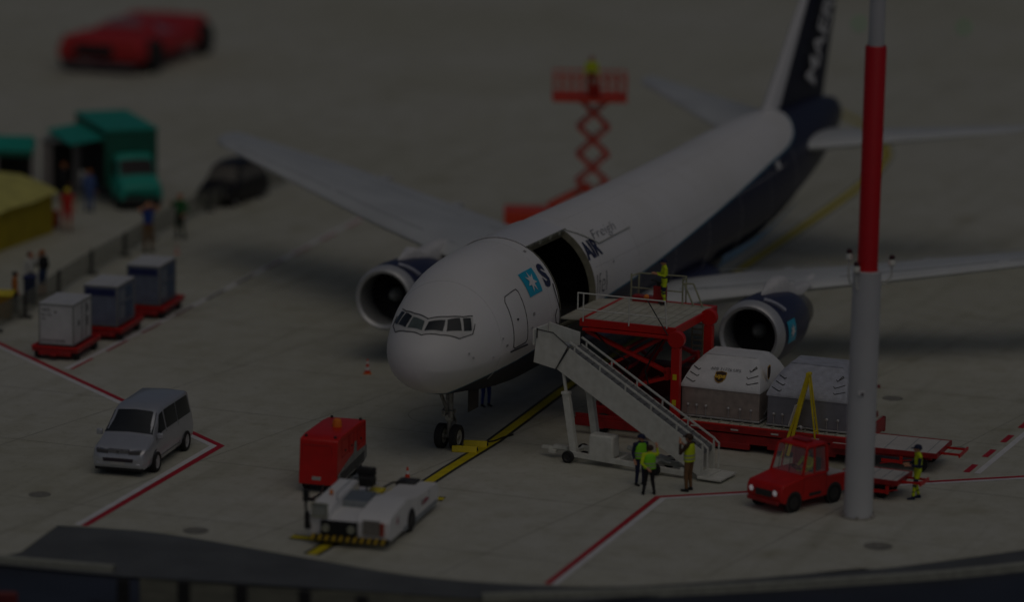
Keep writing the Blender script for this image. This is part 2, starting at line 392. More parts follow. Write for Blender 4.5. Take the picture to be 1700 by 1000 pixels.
# local frame: x = aft station, y = starboard(+), z up
def fus_mat():
    m = bpy.data.materials.new('fuselage_livery'); m.use_nodes = True; n = m.node_tree; b = n.nodes['Principled BSDF']
    b.inputs['Roughness'].default_value = .42; b.inputs['Specular IOR Level'].default_value = .3
    tc = n.nodes.new('ShaderNodeTexCoord'); sp = n.nodes.new('ShaderNodeSeparateXYZ'); n.links.new(tc.outputs['Object'], sp.inputs[0])
    mr = n.nodes.new('ShaderNodeMath'); mr.operation = 'DIVIDE'; n.links.new(sp.outputs[0], mr.inputs[0]); mr.inputs[1].default_value = 55.
    fc = n.nodes.new('ShaderNodeFloatCurve'); n.links.new(mr.outputs[0], fc.inputs['Value'])
    cv = fc.mapping.curves[0]
    pts = [(0, 2.0), (2.6, 2.3), (3.6, 2.62), (5.64, 3.0), (8.2, 3.27), (14.27, 4.15), (20.2, 4.55), (26, 5.08), (33.9, 5.86), (37.95, 6.28), (40.5, 6.5), (42.1, 6.75), (43.2, 7.1), (44.1, 7.6), (44.8, 8.4), (55, 10)]
    while len(cv.points) < len(pts): cv.points.new(.5, .5)
    for q, (a, z) in zip(cv.points, pts): q.location = (a/55, z/10); q.handle_type = 'AUTO_CLAMPED'
    fc.mapping.update()
    zz = n.nodes.new('ShaderNodeMath'); zz.operation = 'MULTIPLY'; n.links.new(fc.outputs[0], zz.inputs[0]); zz.inputs[1].default_value = 10.
    df = n.nodes.new('ShaderNodeMath'); df.operation = 'SUBTRACT'; n.links.new(zz.outputs[0], df.inputs[0]); n.links.new(sp.outputs[2], df.inputs[1])
    cr = n.nodes.new('ShaderNodeValToRGB'); cr.color_ramp.interpolation = 'CONSTANT'
    ad = n.nodes.new('ShaderNodeMath'); ad.operation = 'ADD'; n.links.new(df.outputs[0], ad.inputs[0]); ad.inputs[1].default_value = .5
    n.links.new(ad.outputs[0], cr.inputs[0]); e = cr.color_ramp.elements
    e[0].position = 0; e[0].color = (.78, .78, .78, 1); e[1].position = .5; e[1].color = (.02, .16, .26, 1)
    k = e.new(.575); k.color = (.02, .022, .05, 1)
    nz = n.nodes.new('ShaderNodeTexNoise'); nz.inputs['Scale'].default_value = .35; nz.inputs['Detail'].default_value = 7; n.links.new(tc.outputs['Object'], nz.inputs[0])
    r2 = n.nodes.new('ShaderNodeValToRGB'); r2.color_ramp.elements[0].position = .3; r2.color_ramp.elements[1].position = .6
    r2.color_ramp.elements[0].color = (.93, .925, .9, 1); r2.color_ramp.elements[1].color = (1, 1, 1, 1); n.links.new(nz.outputs[0], r2.inputs[0])
    mx = n.nodes.new('ShaderNodeMix'); mx.data_type = 'RGBA'; mx.blend_type = 'MULTIPLY'; mx.inputs[0].default_value = 1
    n.links.new(cr.outputs[0], mx.inputs[6]); n.links.new(r2.outputs[0], mx.inputs[7]); n.links.new(mx.outputs[2], b.inputs['Base Color'])
    return m
CA0, CA1, CT0, CT1 = 10.15, 14.1, -14, 63
st = sorted(set([1.85, 1.93, 2.04, 2.15, 2.35, 2.55, 2.85, 3.15, 3.5, 3.8, 4.2, 4.6, 5.0, 5.5, 6.1, 6.7, 7.4, 8.2, 9.1, CA0]+[CA0+(CA1-CA0)*i/6 for i in range(7)]+[15+i for i in range(38)]+[52.5, 53.2, 53.9, 54.4, 54.7, 54.9]))
ths = sorted(set([CT0+(CT1-CT0)*i/12 for i in range(13)]+list(range(CT1+6, 180+CT1-6+60, 6))))
ths = [t for t in ths if t < 346]
b = MB()
def cellm(i, j):
    a0, a1 = st[i], st[i+1]; t0 = ths[j]
    if a0 >= CA0-1e-6 and a1 <= CA1+1e-6 and CT0-1e-6 <= t0 < CT1-1e-6: return None
    return 0
b.grid([[fpt(a, R(t)) for t in ths] for a in st], cellm, closed=True)
bmesh.ops.remove_doubles(b.bm, verts=b.bm.verts, dist=.0005)
fus = b.build('fuselage', fus_mat(), ac, smooth=50)
def patch(quad, off, n=8, mb=None, m=0):      # quad of (a, th) corners, laid on the fuselage skin
    mb = mb or MB(); (a0,t0),(a1,t1),(a2,t2),(a3,t3) = quad; rows = []
    for i in range(n+1):
        u = i/n; row = []
        for j in range(n+1):
            v = j/n
            a = (1-v)*((1-u)*a0+u*a1)+v*((1-u)*a3+u*a2); t = (1-v)*((1-u)*t0+u*t1)+v*((1-u)*t3+u*t2)
            row.append(fpt(a, R(t), off))
        rows.append(row)
    return mb.grid(rows, m)
def skinline(pts, r, off=.0, n=6, seg=4):
    q = []
    for i in range(len(pts)-1):
        for k in range(n): u = k/n; q.append(fpt(pts[i][0]*(1-u)+pts[i+1][0]*u, R(pts[i][1]*(1-u)+pts[i+1][1]*u), off))
    q.append(fpt(pts[-1][0], R(pts[-1][1]), off))
    return q
# cockpit windows
panes = [[(2.66,88),(3.02,87),(3.26,68),(2.86,62)], [(2.93,57.5),(3.31,66),(3.61,55.5),(3.32,43)], [(3.37,41),(3.68,52.5),(3.90,46),(3.62,35)]]
fr = MB(); lines = MB(); gl = []
for sgn in (1, -1):
    mir = lambda q: [(a, t if sgn == 1 else 180-t) for a, t in q]
    patch(mir([(2.52,90),(3.12,90),(3.40,67),(2.74,61)]), .012, mb=fr)
    patch(mir([(2.74,61),(3.40,67),(3.72,53),(3.12,37)]), .012, mb=fr)
    patch(mir([(3.12,37),(3.72,53),(4.02,45.5),(3.62,31)]), .012, mb=fr)
    lines.tube(skinline(mir([(3.14,90),(3.42,68),(3.73,53.5),(4.03,46)]), 0, .02), .018, 5)
    lines.tube(skinline(mir([(2.5,90),(2.72,61),(3.08,37),(3.6,31),(3.9,38)]), 0, .02), .016, 5)
    for k, q in enumerate(panes):
        g = patch(mir(q), .034)
        go = g.build('cockpit_window', GLASS if (k, sgn) != (0, -1) else GLASSL, ac)
fr.build('window_surround', mat('window_surround', (.6, .6, .58), .4), ac)
lines.build('window_seal', DARK, ac)
# crew door outline, sill, and handle
o = MB(); dp = [(5.95,37.5),(6.85,37),(6.93,34),(6.93,-6),(6.8,-8.5),(5.9,-8.5),(5.78,-6),(5.8,34),(5.95,37.5)]
o.tube(skinline(dp, 0, .004), .018, 5); o2 = MB(); o2.tube(skinline([(5.6,-10),(7.0,-11.5)], 0, .02), .03, 5); o2.build('door_sill', DARK, ac)
dr = o.build('crew_door', DARK, ac)
o = MB(); o.ball(fpt(6.2, R(15), .02), .05, 0, 1); o.build('door_handle', DARK, dr)
# cargo opening : rim, bay, raised door
rim = MB(); inn = mat('rim_olive', (.22, .215, .15), .6, var=.3, vs=3)
cor = [(CA0,CT0),(CA1,CT0),(CA1,CT1),(CA0,CT1),(CA0,CT0)]
P = []
for i in range(4):
    for k in range(14):
        u = k/14; a = cor[i][0]*(1-u)+cor[i+1][0]*u; t = cor[i][1]*(1-u)+cor[i+1][1]*u
        P.append((a, t))
P.append(P[0])
ca, ct = (CA0+CA1)/2, (CT0+CT1)/2
rim.grid([[fpt(a, R(t), .03), fpt(a+(ca-a)*.03, R(t+(ct-t)*.02), .03), fpt(a+(ca-a)*.05, R(t+(ct-t)*.03), -.22)] for a, t in P])
rim.build('cargo_door_frame', inn, ac)
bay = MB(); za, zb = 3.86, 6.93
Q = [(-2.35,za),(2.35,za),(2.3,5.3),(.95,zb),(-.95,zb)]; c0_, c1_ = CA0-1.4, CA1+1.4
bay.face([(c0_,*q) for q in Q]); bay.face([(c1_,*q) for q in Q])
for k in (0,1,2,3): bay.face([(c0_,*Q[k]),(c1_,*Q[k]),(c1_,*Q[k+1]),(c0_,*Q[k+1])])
bay.build('cargo_bay', mat('bay_dark', (.012,.012,.012), .9), ac)  # near-black lining, the darkness of the unlit hold is put into its colour
dg = MB()
patch([(CA0-.05,CT1+1),(CA1+.05,CT1+1),(CA1+.05,CT1+62),(CA0-.05,CT1+62)], .06, 12, dg)
patch([(CA0-.05,CT1+1),(CA1+.05,CT1+1),(CA1+.05,CT1+62),(CA0-.05,CT1+62)], .03, 12, dg)
for q in ([(CA0-.05,CT1+1),(CA1+.05,CT1+1)], [(CA1+.05,CT1+1),(CA1+.05,CT1+62)], [(CA1+.05,CT1+62),(CA0-.05,CT1+62)], [(CA0-.05,CT1+62),(CA0-.05,CT1+1)]):
    dg.grid([[fpt(q[0][0]*(1-k/12)+q[1][0]*k/12, R(q[0][1]*(1-k/12)+q[1][1]*k/12), of) for of in (.03, .06)] for k in range(13)])
cdoor = dg.build('raised_cargo_door', AIRW, ac)
hg = MB(); hg.tube(skinline([(CA0-.1,CT1+.5),(CA1+.1,CT1+.5)], 0, .08), .03, 6)
hg.tube(skinline([(CA1+.1,CT1),(CA1+1.7,CT1-24),(CA1+5.4,CT1-23)], 0, .04), .02, 5)
for a in (CA0+1.2, CA0+2.3, CA0+3.3): hg.box(fpt(a, R(CT1-.5), .04), (.2,.08,.12))
hg.build('door_hinge', mat('hinge_grey', (.3,.31,.25), .5, var=.2), ac)
cb = MB(); cb.tube([fpt(9.9,R(26),.05), fpt(9.85,R(12),.08), fpt(10.0,R(2),.1), fpt(9.8,R(-6),.14), fpt(9.5,R(-4),.12), fpt(9.45,R(2),.1), fpt(9.7,R(6),.08)], .02, 5)
cb.build('door_cable', DARK, ac)
# skin joints, probes, placards
SEAM = mat('skin_seam', (.52,.52,.51), .6)
for a in (4.9, 9.3, 15.2, 19.4, 23.8, 28.2, 32.6, 37.0, 41.2):
    s_ = MB(); s_.tube(skinline([(a, -40), (a, 60), (a, 140), (a, 220)], 0, -.004, n=14), .009, 4); s_.build('skin_seam', SEAM, ac)
for t in (22, 75, 105, 158):
    s_ = MB(); s_.tube(skinline([(14.6, t), (40, t)], 0, -.004, n=30), .009, 4); s_.build('skin_seam', SEAM, ac)
for a, t in ((3.2, 12), (3.35, 4), (4.4, -6), (5.0, 8), (7.3, 2), (16.5, 20)):
    s_ = MB(); p = Vector(fpt(a, R(t), .0)); q = Vector(fpt(a, R(t), .05)); s_.cyl(p, q, .035, n=8); s_.tube([q, q+Vector((-.16, 0, 0))], .012, 5); s_.build('air_data_probe', STEEL, ac)
for a, t, ww in ((5.2, -2, .16), (7.5, 10, .2), (8.0, -12, .25), (9.6, 60, .2)):
    s_ = MB(); patch([(a, t), (a+ww, t), (a+ww, t+2.4), (a, t+2.4)], .012, 2, s_); s_.build('small_placard', mat('placard_grey', (.35,.34,.33), .6), ac)
# decals
def wraptext(txt, size, a0, t0, m, name, shear=0., bold=0., off=.02, sx=1.):
    t = text_mb(txt, size, shear, bold)
    bmesh.ops.subdivide_edges(t.bm, edges=[e for e in t.bm.edges if e.calc_length() > .15], cuts=2, use_grid_fill=False)
    for v in t.bm.verts:
        v.co = Vector(fpt(a0+v.co.x*sx, R(t0)+v.co.y/2.62, off))
    return t.build(name, m, ac, fix=False)
def starpts(c, r, n=7, k=.42, rot=0.):
    return [(c[0]+(r if i % 2 == 0 else r*k)*math.sin(math.pi*i/n+rot), c[1]+(r if i % 2 == 0 else r*k)*math.cos(math.pi*i/n+rot)) for i in range(2*n)]
sq = MB(); patch([(7.62,24.6),(8.85,24.6),(8.95,45.5),(7.62,45.5)], .02, 8, sq); sq.build('star_emblem_field', SKYB, ac)
sm = MB(); cst = (8.26, 35.2); pl_ = starpts((0, 0), .43)
cvv = sm.bm.verts.new(fpt(cst[0], R(cst[1]), .045)); ring = [sm.bm.verts.new(fpt(cst[0]+x, R(cst[1])+y/2.62, .045)) for x, y in pl_]
for i in range(14): sm.bm.faces.new((cvv, ring[i], ring[(i+1) % 14]))
sm.build('star_emblem', mat('decal_white', (.78,.78,.78), .4), ac)
wraptext('S', 1.2, 9.3, 26.5, NAVY, 'fuselage_lettering', bold=.06)
wraptext('AIR', .98, 14.2, 30.5, NAVY, 'fuselage_lettering', bold=.04)
wraptext('Freigh', .62, 15.6, 43.5, mat('script_ink', (.07,.08,.09), .5), 'fuselage_script', shear=.35, bold=-.012, sx=1.75)
wraptext('lfel', 1.1, 14.15, 0, MATS['script_ink'], 'fuselage_script', shear=.3, bold=-.022)
wraptext('DK', .45, 38.3, 22.5, LWH, 'fuselage_lettering', bold=.03)
bs = MB(); patch([(31,-29),(43,-33),(43.5,-58),(32,-54)], .02, 10, bs); bs.build('belly_stripe', mat('belly_blue', (.03,.22,.5), .4), ac)
# wings etc.
def airfoil(c, tc, n=10):
    xs = [.5*(1-math.cos(math.pi*i/n)) for i in range(n+1)]
    yt = lambda x: 5*tc*(.2969*math.sqrt(x)-.126*x-.3516*x*x+.2843*x**3-.1036*x**4)
    return [(x*c, yt(x)*c*1.1) for x in xs[::-1]]+[(x*c, -yt(x)*c*.85) for x in xs[1:-1]]
def wing(name, secs, m, vert=False):    # secs: (xLE, span, z, chord, tc)
    b = MB(); rows = []
    for (xl, y, z, c, tc) in secs:
        rows.append([(xl+u, (y if not vert else v), ((z+v) if not vert else z)) for u, v in airfoil(c, tc)])
    b.grid(rows, 0, closed=True); b.face(rows[-1]); b.face(rows[0][::-1])
    return b.build(name, m, ac, smooth=40)
def wz(y): return (2.95+.12*y) if y > 0 else (2.62+.098*(-y))
for sg in (1, -1):
    S = []
    for y, le, te in ((0, 17.6, 28.2), (2.4, 19.1, 28.6), (4.5, 20.6, 29.2), (7.5, 22.5, 30.1), (12, 25.3, 32.2), (17.1, 28.95, 34.6), (22.8, 33.0, 36.4), (23.6, 33.75, 36.7), (23.9, 34.6, 36.7)):
        if sg < 0: le += 1.7*min(1, max(0, (y-2)/3)); te -= .2
        S.append((le, y*sg, wz(y*sg if y else sg*.01)-(.15 if y < 3 else 0), te-le, .14 if y < 5 else .11))
    wg = wing('wing', S, WING)
    # slat line, flap fairings
    for y, xx in ((5.4, 29.0), (11, 31.2), (15.5, 33.4)):
        f = MB(); zc = wz(y*sg)-.32
        f.lathe([(-1.9,.02),(-1.2,.2),(0,.3),(1.4,.22),(2.3,.02)], (xx, y*sg, zc), (1,0,0), 12); f.build('flap_fairing', WING, ac)
    for (ya, yb_) in ((3.4, 7.6), (9.2, 15.0), (15.4, 22.2)):
        def lt(y, tbl): 
            for i in range(len(tbl)-1):
                if tbl[i][0] <= y <= tbl[i+1][0]:
                    t = (y-tbl[i][0])/(tbl[i+1][0]-tbl[i][0]); return tbl[i][1]*(1-t)+tbl[i+1][1]*t
        TE = [(0,28.2),(4.5,29.2),(7.5,30.1),(12,32.2),(17.1,34.6),(22.8,36.4)]
        LE = [(0,17.6),(4.5,20.6),(7.5,22.5),(12,25.3),(17.1,28.95),(22.8,33.0)]
        for fr_ in (.12, .72):
            q = []
            for k in range(7):
                y = ya+(yb_-ya)*k/6; c = lt(y, TE)-lt(y, LE); x = lt(y, LE)+c*fr_
                tc = .14-.03*min(1, y/5); yt = 5*tc*(.2969*math.sqrt(fr_)-.126*fr_-.3516*fr_**2+.2843*fr_**3-.1036*fr_**4)*c*1.1
                if sg < 0: x += .9
                q.append((x, y*sg, wz(y*sg)+yt+.0))
            pan = MB(); pan.tube(q, .018, 4); pan.build('panel_line', GREY, wg)
    zt0 = 6.62 if sg > 0 else 6.05; kk = .115 if sg > 0 else .04
    TS = [(43.2, 1.0*sg, zt0-.1, 7.4, .1), (44.7, 3.0*sg, zt0+.0, 6.2, .1), (51.6, (9.1 if sg > 0 else 9.9)*sg, zt0+kk*6.1, 2.3, .09), (52.3, (9.3 if sg > 0 else 10.2)*sg, zt0+kk*6.3, 1.7, .08)]
    wing('tailplane', TS, WING)
fin = wing('fin', [(42.6, 0, 7.2, 10.0, .07), (43.2, 0, 7.85, 9.6, .08), (48.46, 0, 12.32, 6.0, .09), (53.2, 0, 16.4, 3.0, .09), (53.8, 0, 16.7, 2.2, .08)], AIRW, vert=True)
def finmat():
    m = bpy.data.materials.new('fin_livery'); m.use_nodes = True; n = m.node_tree; b = n.nodes['Principled BSDF']; b.inputs['Roughness'].default_value = .55; b.inputs['Specular IOR Level'].default_value = .2
    tc = n.nodes.new('ShaderNodeTexCoord'); sp = n.nodes.new('ShaderNodeSeparateXYZ'); n.links.new(tc.outputs['Object'], sp.inputs[0])
    # boundary: x = 45.2 + (z-7.6)*.915
    mu = n.nodes.new('ShaderNodeMath'); mu.operation = 'MULTIPLY_ADD'; n.links.new(sp.outputs[2], mu.inputs[0]); mu.inputs[1].default_value = .93; mu.inputs[2].default_value = 45.25-7.6*.93
    gt = n.nodes.new('ShaderNodeMath'); gt.operation = 'GREATER_THAN'; n.links.new(sp.outputs[0], gt.inputs[0]); n.links.new(mu.outputs[0], gt.inputs[1]); mu.inputs[2].default_value = 44.6-7.6*.93
    mx = n.nodes.new('ShaderNodeMix'); mx.data_type = 'RGBA'; n.links.new(gt.outputs[0], mx.inputs[0]); mx.inputs[6].default_value = (.72,.72,.73,1); mx.inputs[7].default_value = (.022,.025,.045,1)
    n.links.new(mx.outputs[2], b.inputs['Base Color']); return m
fin.data.materials[0] = finmat()
for sgn in (-1, 1):
    t = text_mb('MAERSK', 2.25, 0.1, .05); dx, dz = math.cos(R(52.5)), math.sin(R(52.5))
    for v in t.bm.verts:
        x, y = v.co.x*1.05, v.co.y
        x *= .8; y *= 1.3; v.co = Vector((49.35+dx*x-dz*y*.92, sgn*.5, 8.1+dz*x+dx*y*.35))
    t.build('fin_lettering', LWH, ac, fix=False)
ap = MB(); ap.lathe([(0,.3),(.5,.24),(.6,.12),(.55,.01)], (54.6, 0, 6.21), (1,0,.05), 16); ap.build('exhaust_outlet', DARK, ac)
wb = MB(); rows = []
for x, ww, zt_, zb_ in ((15.6,.3,2.1,1.9), (17,2.0,2.9,1.65), (19,2.75,3.5,1.5), (25,2.95,3.6,1.45), (29.5,2.7,3.4,1.55), (32,1.8,2.7,1.7), (34,.3,2.1,1.85)):
    rows.append([(x, ww*math.cos(R(t)), (zt_+zb_)/2+(zt_-zb_)/2*math.sin(R(t))) for t in range(0, 360, 20)])
wb.grid(rows, 0, closed=True); wb.build('belly_fairing', NAVY, ac)
# engines
def engine(sg):
    y = 7.92*sg; z = 2.8 if sg < 0 else 2.8; x0 = 17.2; o = (x0, y, z); ax = (1, 0, -.02)
    e = MB(); e.lathe([(.1,1.08),(0,1.2),(.04,1.26),(.25,1.33),(.55,1.38),(1.4,1.42),(2.6,1.40),(3.9,1.27),(4.6,1.12),(4.55,1.05)], o, ax, 48, [0,0,0,0,1,1,1,1,1])
    nac = e.build('engine_cowl', [mat('inlet_lip', (.55,.56,.57), .35, metal=.3, var=.08), NAVY], ac, smooth=40)
    i = MB(); i.lathe([(.1,1.08),(.4,1.05),(1.2,1.1),(1.5,1.12),(1.5,.3)], o, ax, 48, [0,0,0,1]); i.build('inlet_duct', [mat('duct_grey', (.27,.28,.28), .5, var=.15), mat('fan_dark', (.02,.02,.02), .5)], nac)
    fb = MB()
    for k in range(26):
        a = 2*math.pi*k/26; ca, sa = math.cos(a), math.sin(a)
        p = [Vector((x0+1.36, y+ca*.28-sa*.03, z+sa*.28+ca*.03)), Vector((x0+1.46, y+ca*.28+sa*.03, z+sa*.28-ca*.03)), Vector((x0+1.47, y+ca*1.09+sa*.1, z+sa*1.09-ca*.1)), Vector((x0+1.33, y+ca*1.09-sa*.1, z+sa*1.09+ca*.1))]
        fb.face(p)
    fb.build('fan_blades', mat('blade_grey', (.07,.07,.075), .4, metal=.4), nac)
    s = MB(); s.lathe([(.85,.01),(.9,.1),(1.05,.2),(1.3,.3),(1.42,.31)], o, ax, 24); s.build('spinner', mat('spinner_grey', (.28,.3,.29), .35), nac)
    c = MB(); c.lathe([(4.3,1.0),(5.2,.95),(6.3,.76),(6.5,.68),(6.1,.6)], o, ax, 32); c.lathe([(6.0,.5),(6.9,.34),(7.5,.03)], o, ax, 24)
    c.build('core_nozzle', mat('nozzle_metal', (.22,.21,.19), .4, metal=.6), ac)
    py = MB(); top_ = wz(y)
    secs = [(x0+1.5, .02, z+1.3, z+1.43), (x0+2.0, .14, z+1.25, z+1.52), (x0+2.8, .27, z+1.2, z+1.74), (x0+3.8, .36, z+1.0, z+1.78 if sg < 0 else top_+.3), (x0+5.4, .36, z+.6, top_+.42), (x0+7.4, .3, z+.75, top_+.3), (x0+8.6, .05, z+1.0, top_-.1)]
    py.grid([[(x, y-wd, zb_), (x, y-wd, zt_-.12), (x, y-wd*.6, zt_), (x, y+wd*.6, zt_), (x, y+wd, zt_-.12), (x, y+wd, zb_)] for x, wd, zb_, zt_ in secs], 0, closed=True)
    py.build('pylon', PLW, ac, smooth=50)
    if sg < 0:
        d = MB(); rows = []; t0 = 0
        for u in range(7):
            x = x0+.85+u/6*.95
            rr = 1.40+.01*u/6+.02
            rows.append([(x, y-rr*math.cos(R(t)), z+rr*math.sin(R(t))) for t in [-14+k*5.2 for k in range(8)]])
        d.grid(rows); d.build('cowl_emblem_field', SKYB, nac)
        s2 = MB(); cc = s2.bm.verts.new((x0+1.32, y-1.46, z+.1)); rg = [s2.bm.verts.new((x0+1.32+px_, y-1.46*math.cos(pz_/1.42+.03), z+.1+pz_)) for px_, pz_ in starpts((0,0), .33)]
        for k in range(14): s2.bm.faces.new((cc, rg[k], rg[(k+1) % 14]))
        s2.build('cowl_emblem', MATS['decal_white'], nac)
    # white swirl mark on cowl
    sw = MB(); sgp = -1
    q = [(x0+.7+.5*k/8, y+sgp*1.45*math.cos(R(75-35*k/8)), z+1.45*math.sin(R(75-35*k/8))) for k in range(9)]
    sw.tube(q, .09, 5); sw.build('cowl_stripe', mat('stripe_pale', (.4,.42,.5), .5), nac)
engine(1); engine(-1)
# landing gear
def gearleg(name, x, y, ztop, tr, tw, axle, bog=None):
    b = MB(); b.cyl((x, y, tr), (x, y, tr+.75), .09, n=12); b.cyl((x, y, tr+.6), (x, y, ztop), .15, n=12)
    b.cyl((x, y-axle, tr), (x, y+axle, tr), .07, n=10)
    b.beam((x+.12, y, tr+.1), (x+.5, y, tr+.5), .22, .05); b.beam((x+.5, y, tr+.5), (x+.1, y, tr+.95), .22, .05)
    b.beam((x-.1, y, tr+.9), (x-1.1, y, ztop), .1, .1); b.beam((x, y-.25, tr+1.0), (x, y+.25, tr+1.0), .12, .14)
    b.cyl((x-.2, y-.14, tr+.8), (x-.2, y-.14, tr+1.05), .09, n=10); b.cyl((x-.2, y+.14, tr+.8), (x-.2, y+.14, tr+1.05), .09, n=10)
    return b
g = gearleg('g', NG, 0, 2.6, .47, .3, .45); ng = g.build('nose_gear', mat('gear_grey', (.3,.3,.27), .4, metal=.3, var=.4, vs=9), ac)
RIMW = mat('rim_pale', (.42,.42,.36), .5, var=.2)
for yy in (-.3, .3): wheel('tyre', ng, (NG, yy, .47), .475, .3, rim=RIMW)
gd = MB(); 
for yy in (-.62,): gd.box((NG+.85, yy, 1.88), (1.0, .05, 1.0), ry=0)
gd.build('gear_door', mat('gear_door_dark', (.05,.05,.045), .5, var=.3), ac, bevel=.02)
lmp = MB(); lmp.cyl((NG-.25,-.05,1.25), (NG-.17,-.05,1.25), .12, n=14); lmp.build('taxi_light', RIMW, ac)
for yy in (-4.65, 4.65):
    g = gearleg('g', 28.1, yy, 3.2, .58, .4, .6); g.beam((27.35, yy, .58), (28.85, yy, .58), .2, .2)
    mgo = g.build('main_gear', MATS['gear_grey'], ac)
    for dx in (-.71, .71):
        for dy in (-.57, .57): wheel('tyre', mgo, (28.1+dx, yy+dy, .58), .58, .42, rim=RIMW)

# ------------------------------------------------------------------ passenger stairs
S0 = G(945, 768); SA = R(-27)
stt = thing('passenger_stairs', 'dirty white mobile passenger stairs leading up to the open cargo aircraft', 'stairs', (S0.x, S0.y, 0), SA)
NY, FY = 0., 1.0
def spx(x): return 4.28-.578*x      # panel top edge z(x)
sp = MB()
for y in (NY, FY):
    pts = [(-.62, y, 3.5), (5.36, y, .12), (5.42, y, 1.14), (-.1, y, 4.34)]
    sp.extr(pts, (0, .05, 0))
    sp.build('side_panel', CREAM, stt, bevel=.01); sp = MB()
for k, y in ((0, NY+.025), (1, FY+.025)):
    b = MB(); dz = .24
    b.beam((-.1, y, 4.34+dz), (5.44, y, 1.16+dz), .06, .06)
    for i in range(6):
        x = .1+i*1.06; z = 4.34-(x+.1)*.5747
        b.beam((x, y, z-.02), (x+.02, y, z+dz), .06, .05, upd=(1,0,0))
    b.beam((5.44, y, 1.4), (5.62, y, 1.25), .05, .05); b.beam((5.62, y, 1.27), (5.62, y, .3), .05, .05, upd=(1,0,0))
    b.beam((5.42, y, 1.2), (5.42, y, .25), .08, .05, upd=(1,0,0))
    b.build('handrail', CREAM, stt)
b = MB(); n = 20
for i in range(n):
    x0 = -.2+i*5.5/n; z0 = 4.27-i*3.17/n
    b.beam((x0+.12, NY+.06, 4.32-(x0+.24)*.5777), (x0+.12, FY-.01, 4.32-(x0+.24)*.5777), .05, .04)
b.hexa([(-.12,NY+.055,4.1),(5.35,NY+.055,.96),(5.35,FY-.005,.96),(-.12,FY-.005,4.1),(-.12,NY+.055,4.31),(5.35,NY+.055,1.15),(5.35,FY-.005,1.15),(-.12,FY-.005,4.31)])
b.build('steps', TREAD, stt)
b = MB(); b.box((5.75, .6, .13), (.95, 1.45, .08)); b.box((5.45, .55, .2), (.5, 1.1, .1)); b.build('foot_plate', CREAM, stt, bevel=.015)
# top platform with side screen
b = MB(); b.box((-.95, .5, 4.28), (1.1, 1.02, .1)); b.build('top_landing', GREY, stt, bevel=.01)
b = MB(); b.extr([(-1.55,-.06,3.66),(-.62,-.06,3.5),(-.12,-.06,4.42),(-.75,-.06,4.86),(-1.42,-.06,4.92)], (0,.05,0)); b.build('side_screen', CREAM, stt, bevel=.01)
b = MB(); b.tube([(-1.42,-.07,4.94),(-.75,-.07,4.88),(-.12,-.07,4.43),(-.62,-.07,3.5)], .02, 5); b.tube([(-1.42,-.07,4.6),(-1.42,-.07,4.98)], .03, 5); b.build('screen_edge', DARK, stt)
b = MB(); b.extr([(-1.5,1.06,4.1),(-.2,1.06,4.0),(-.2,1.06,4.75),(-1.5,1.06,5.0)], (0,.05,0)); b.build('side_screen', CREAM, stt, bevel=.01)
b = MB(); b.box((-1.56, .5, 4.62), (.06, 1.2, .62)); b.build('front_buffer', CREAM, stt, bevel=.02)
# lifting legs
for y, x0, x1 in ((.12, .16, -.42), (.92, .72, .18)):
    b = MB(); p0 = Vector((x0, y, .3)); p1 = Vector((x1, y, 3.6)); pm = p0.lerp(p1, .70)
    b.beam(p0, pm, .24, .26, upd=(1,0,0)); b.beam(pm, p1, .1, .1, upd=(1,0,0)); b.box(pm, (.3,.3,.1))
    b.build('lifting_leg', CREAM, stt, bevel=.012)
b = MB()
b.beam((0,.0,.34), (4.7,.0,.2), .12, .2); b.beam((0,1.05,.34), (4.7,1.05,.2), .12, .2)
for x in (.05, 2.0, 3.4, 4.6): b.box((x, .52, .32), (.14, 1.05, .14))
b.cyl((1.95,.95,.62), (3.6,.95,.4), .1, n=12); b.beam((2.9,.2,.35), (3.9,.9,.5), .08, .1); b.beam((3.1,.9,.35), (4.0,.3,.45), .06, .08)
b.build('chassis', CREAM, stt, bevel=.01)
b = MB(); b.box((1.3, .25, .77), (1.05, .62, .86), top=(.93,.93)); b.build('motor_cover', CREAM, stt, bevel=.08, seg=3)
for x, y in ((0, -.12), (0, 1.2), (3.55, -.12), (3.55, 1.2)): wheel('wheel', stt, (x, y, .23), .23, .16, rim=DARK)
b = MB(); b.beam((-.05,.5,.36), (-1.2,.4,.36), .14, .1); b.box((-.55,.45,.42), (.6,.26,.14)); b.box((-1.15,.4,.36), (.35,.2,.12)); b.box((-.85,.32,.25),(.3,.2,.14)); b.build('tow_bar', CREAM, stt, bevel=.02)

# ------------------------------------------------------------------ cargo loader
LO = Vector((8.6, 1.9, 0)); LA = R(-22)
ld = thing('cargo_loader', 'red scissor cargo loader with dusty raised platform at the cargo door', 'cargo loader', LO, LA)
PX0, PX1, PY0, PY1, PZ = -3.95, .0, -.15, 4.6, 4.4
b = MB(); b.span((PX0+.1, PY0+.1, PZ-.06), (PX1-.1, PY1-.1, PZ)); 
b.build('platform_deck', DECK, ld)
b = MB()
for x in (PX0, PX1-.12): b.span((x, PY0, PZ-.26), (x+.12, PY1, PZ+.03))
for y in (PY0, PY1-.12): b.span((PX0+.121, y, PZ-.26), (PX1-.121, y+.12, PZ+.03))
b.span((PX0+.15, PY0-.06, PZ-.42), (PX1-.05, PY0+.06, PZ-.3))
b.span((PX0+.3, PY0+.2, PZ-.4), (PX1-.3, PY1-.2, PZ-.28))
b.build('platform_frame', RED, ld, bevel=.01)
b = MB()       # bridge plate towards the aircraft
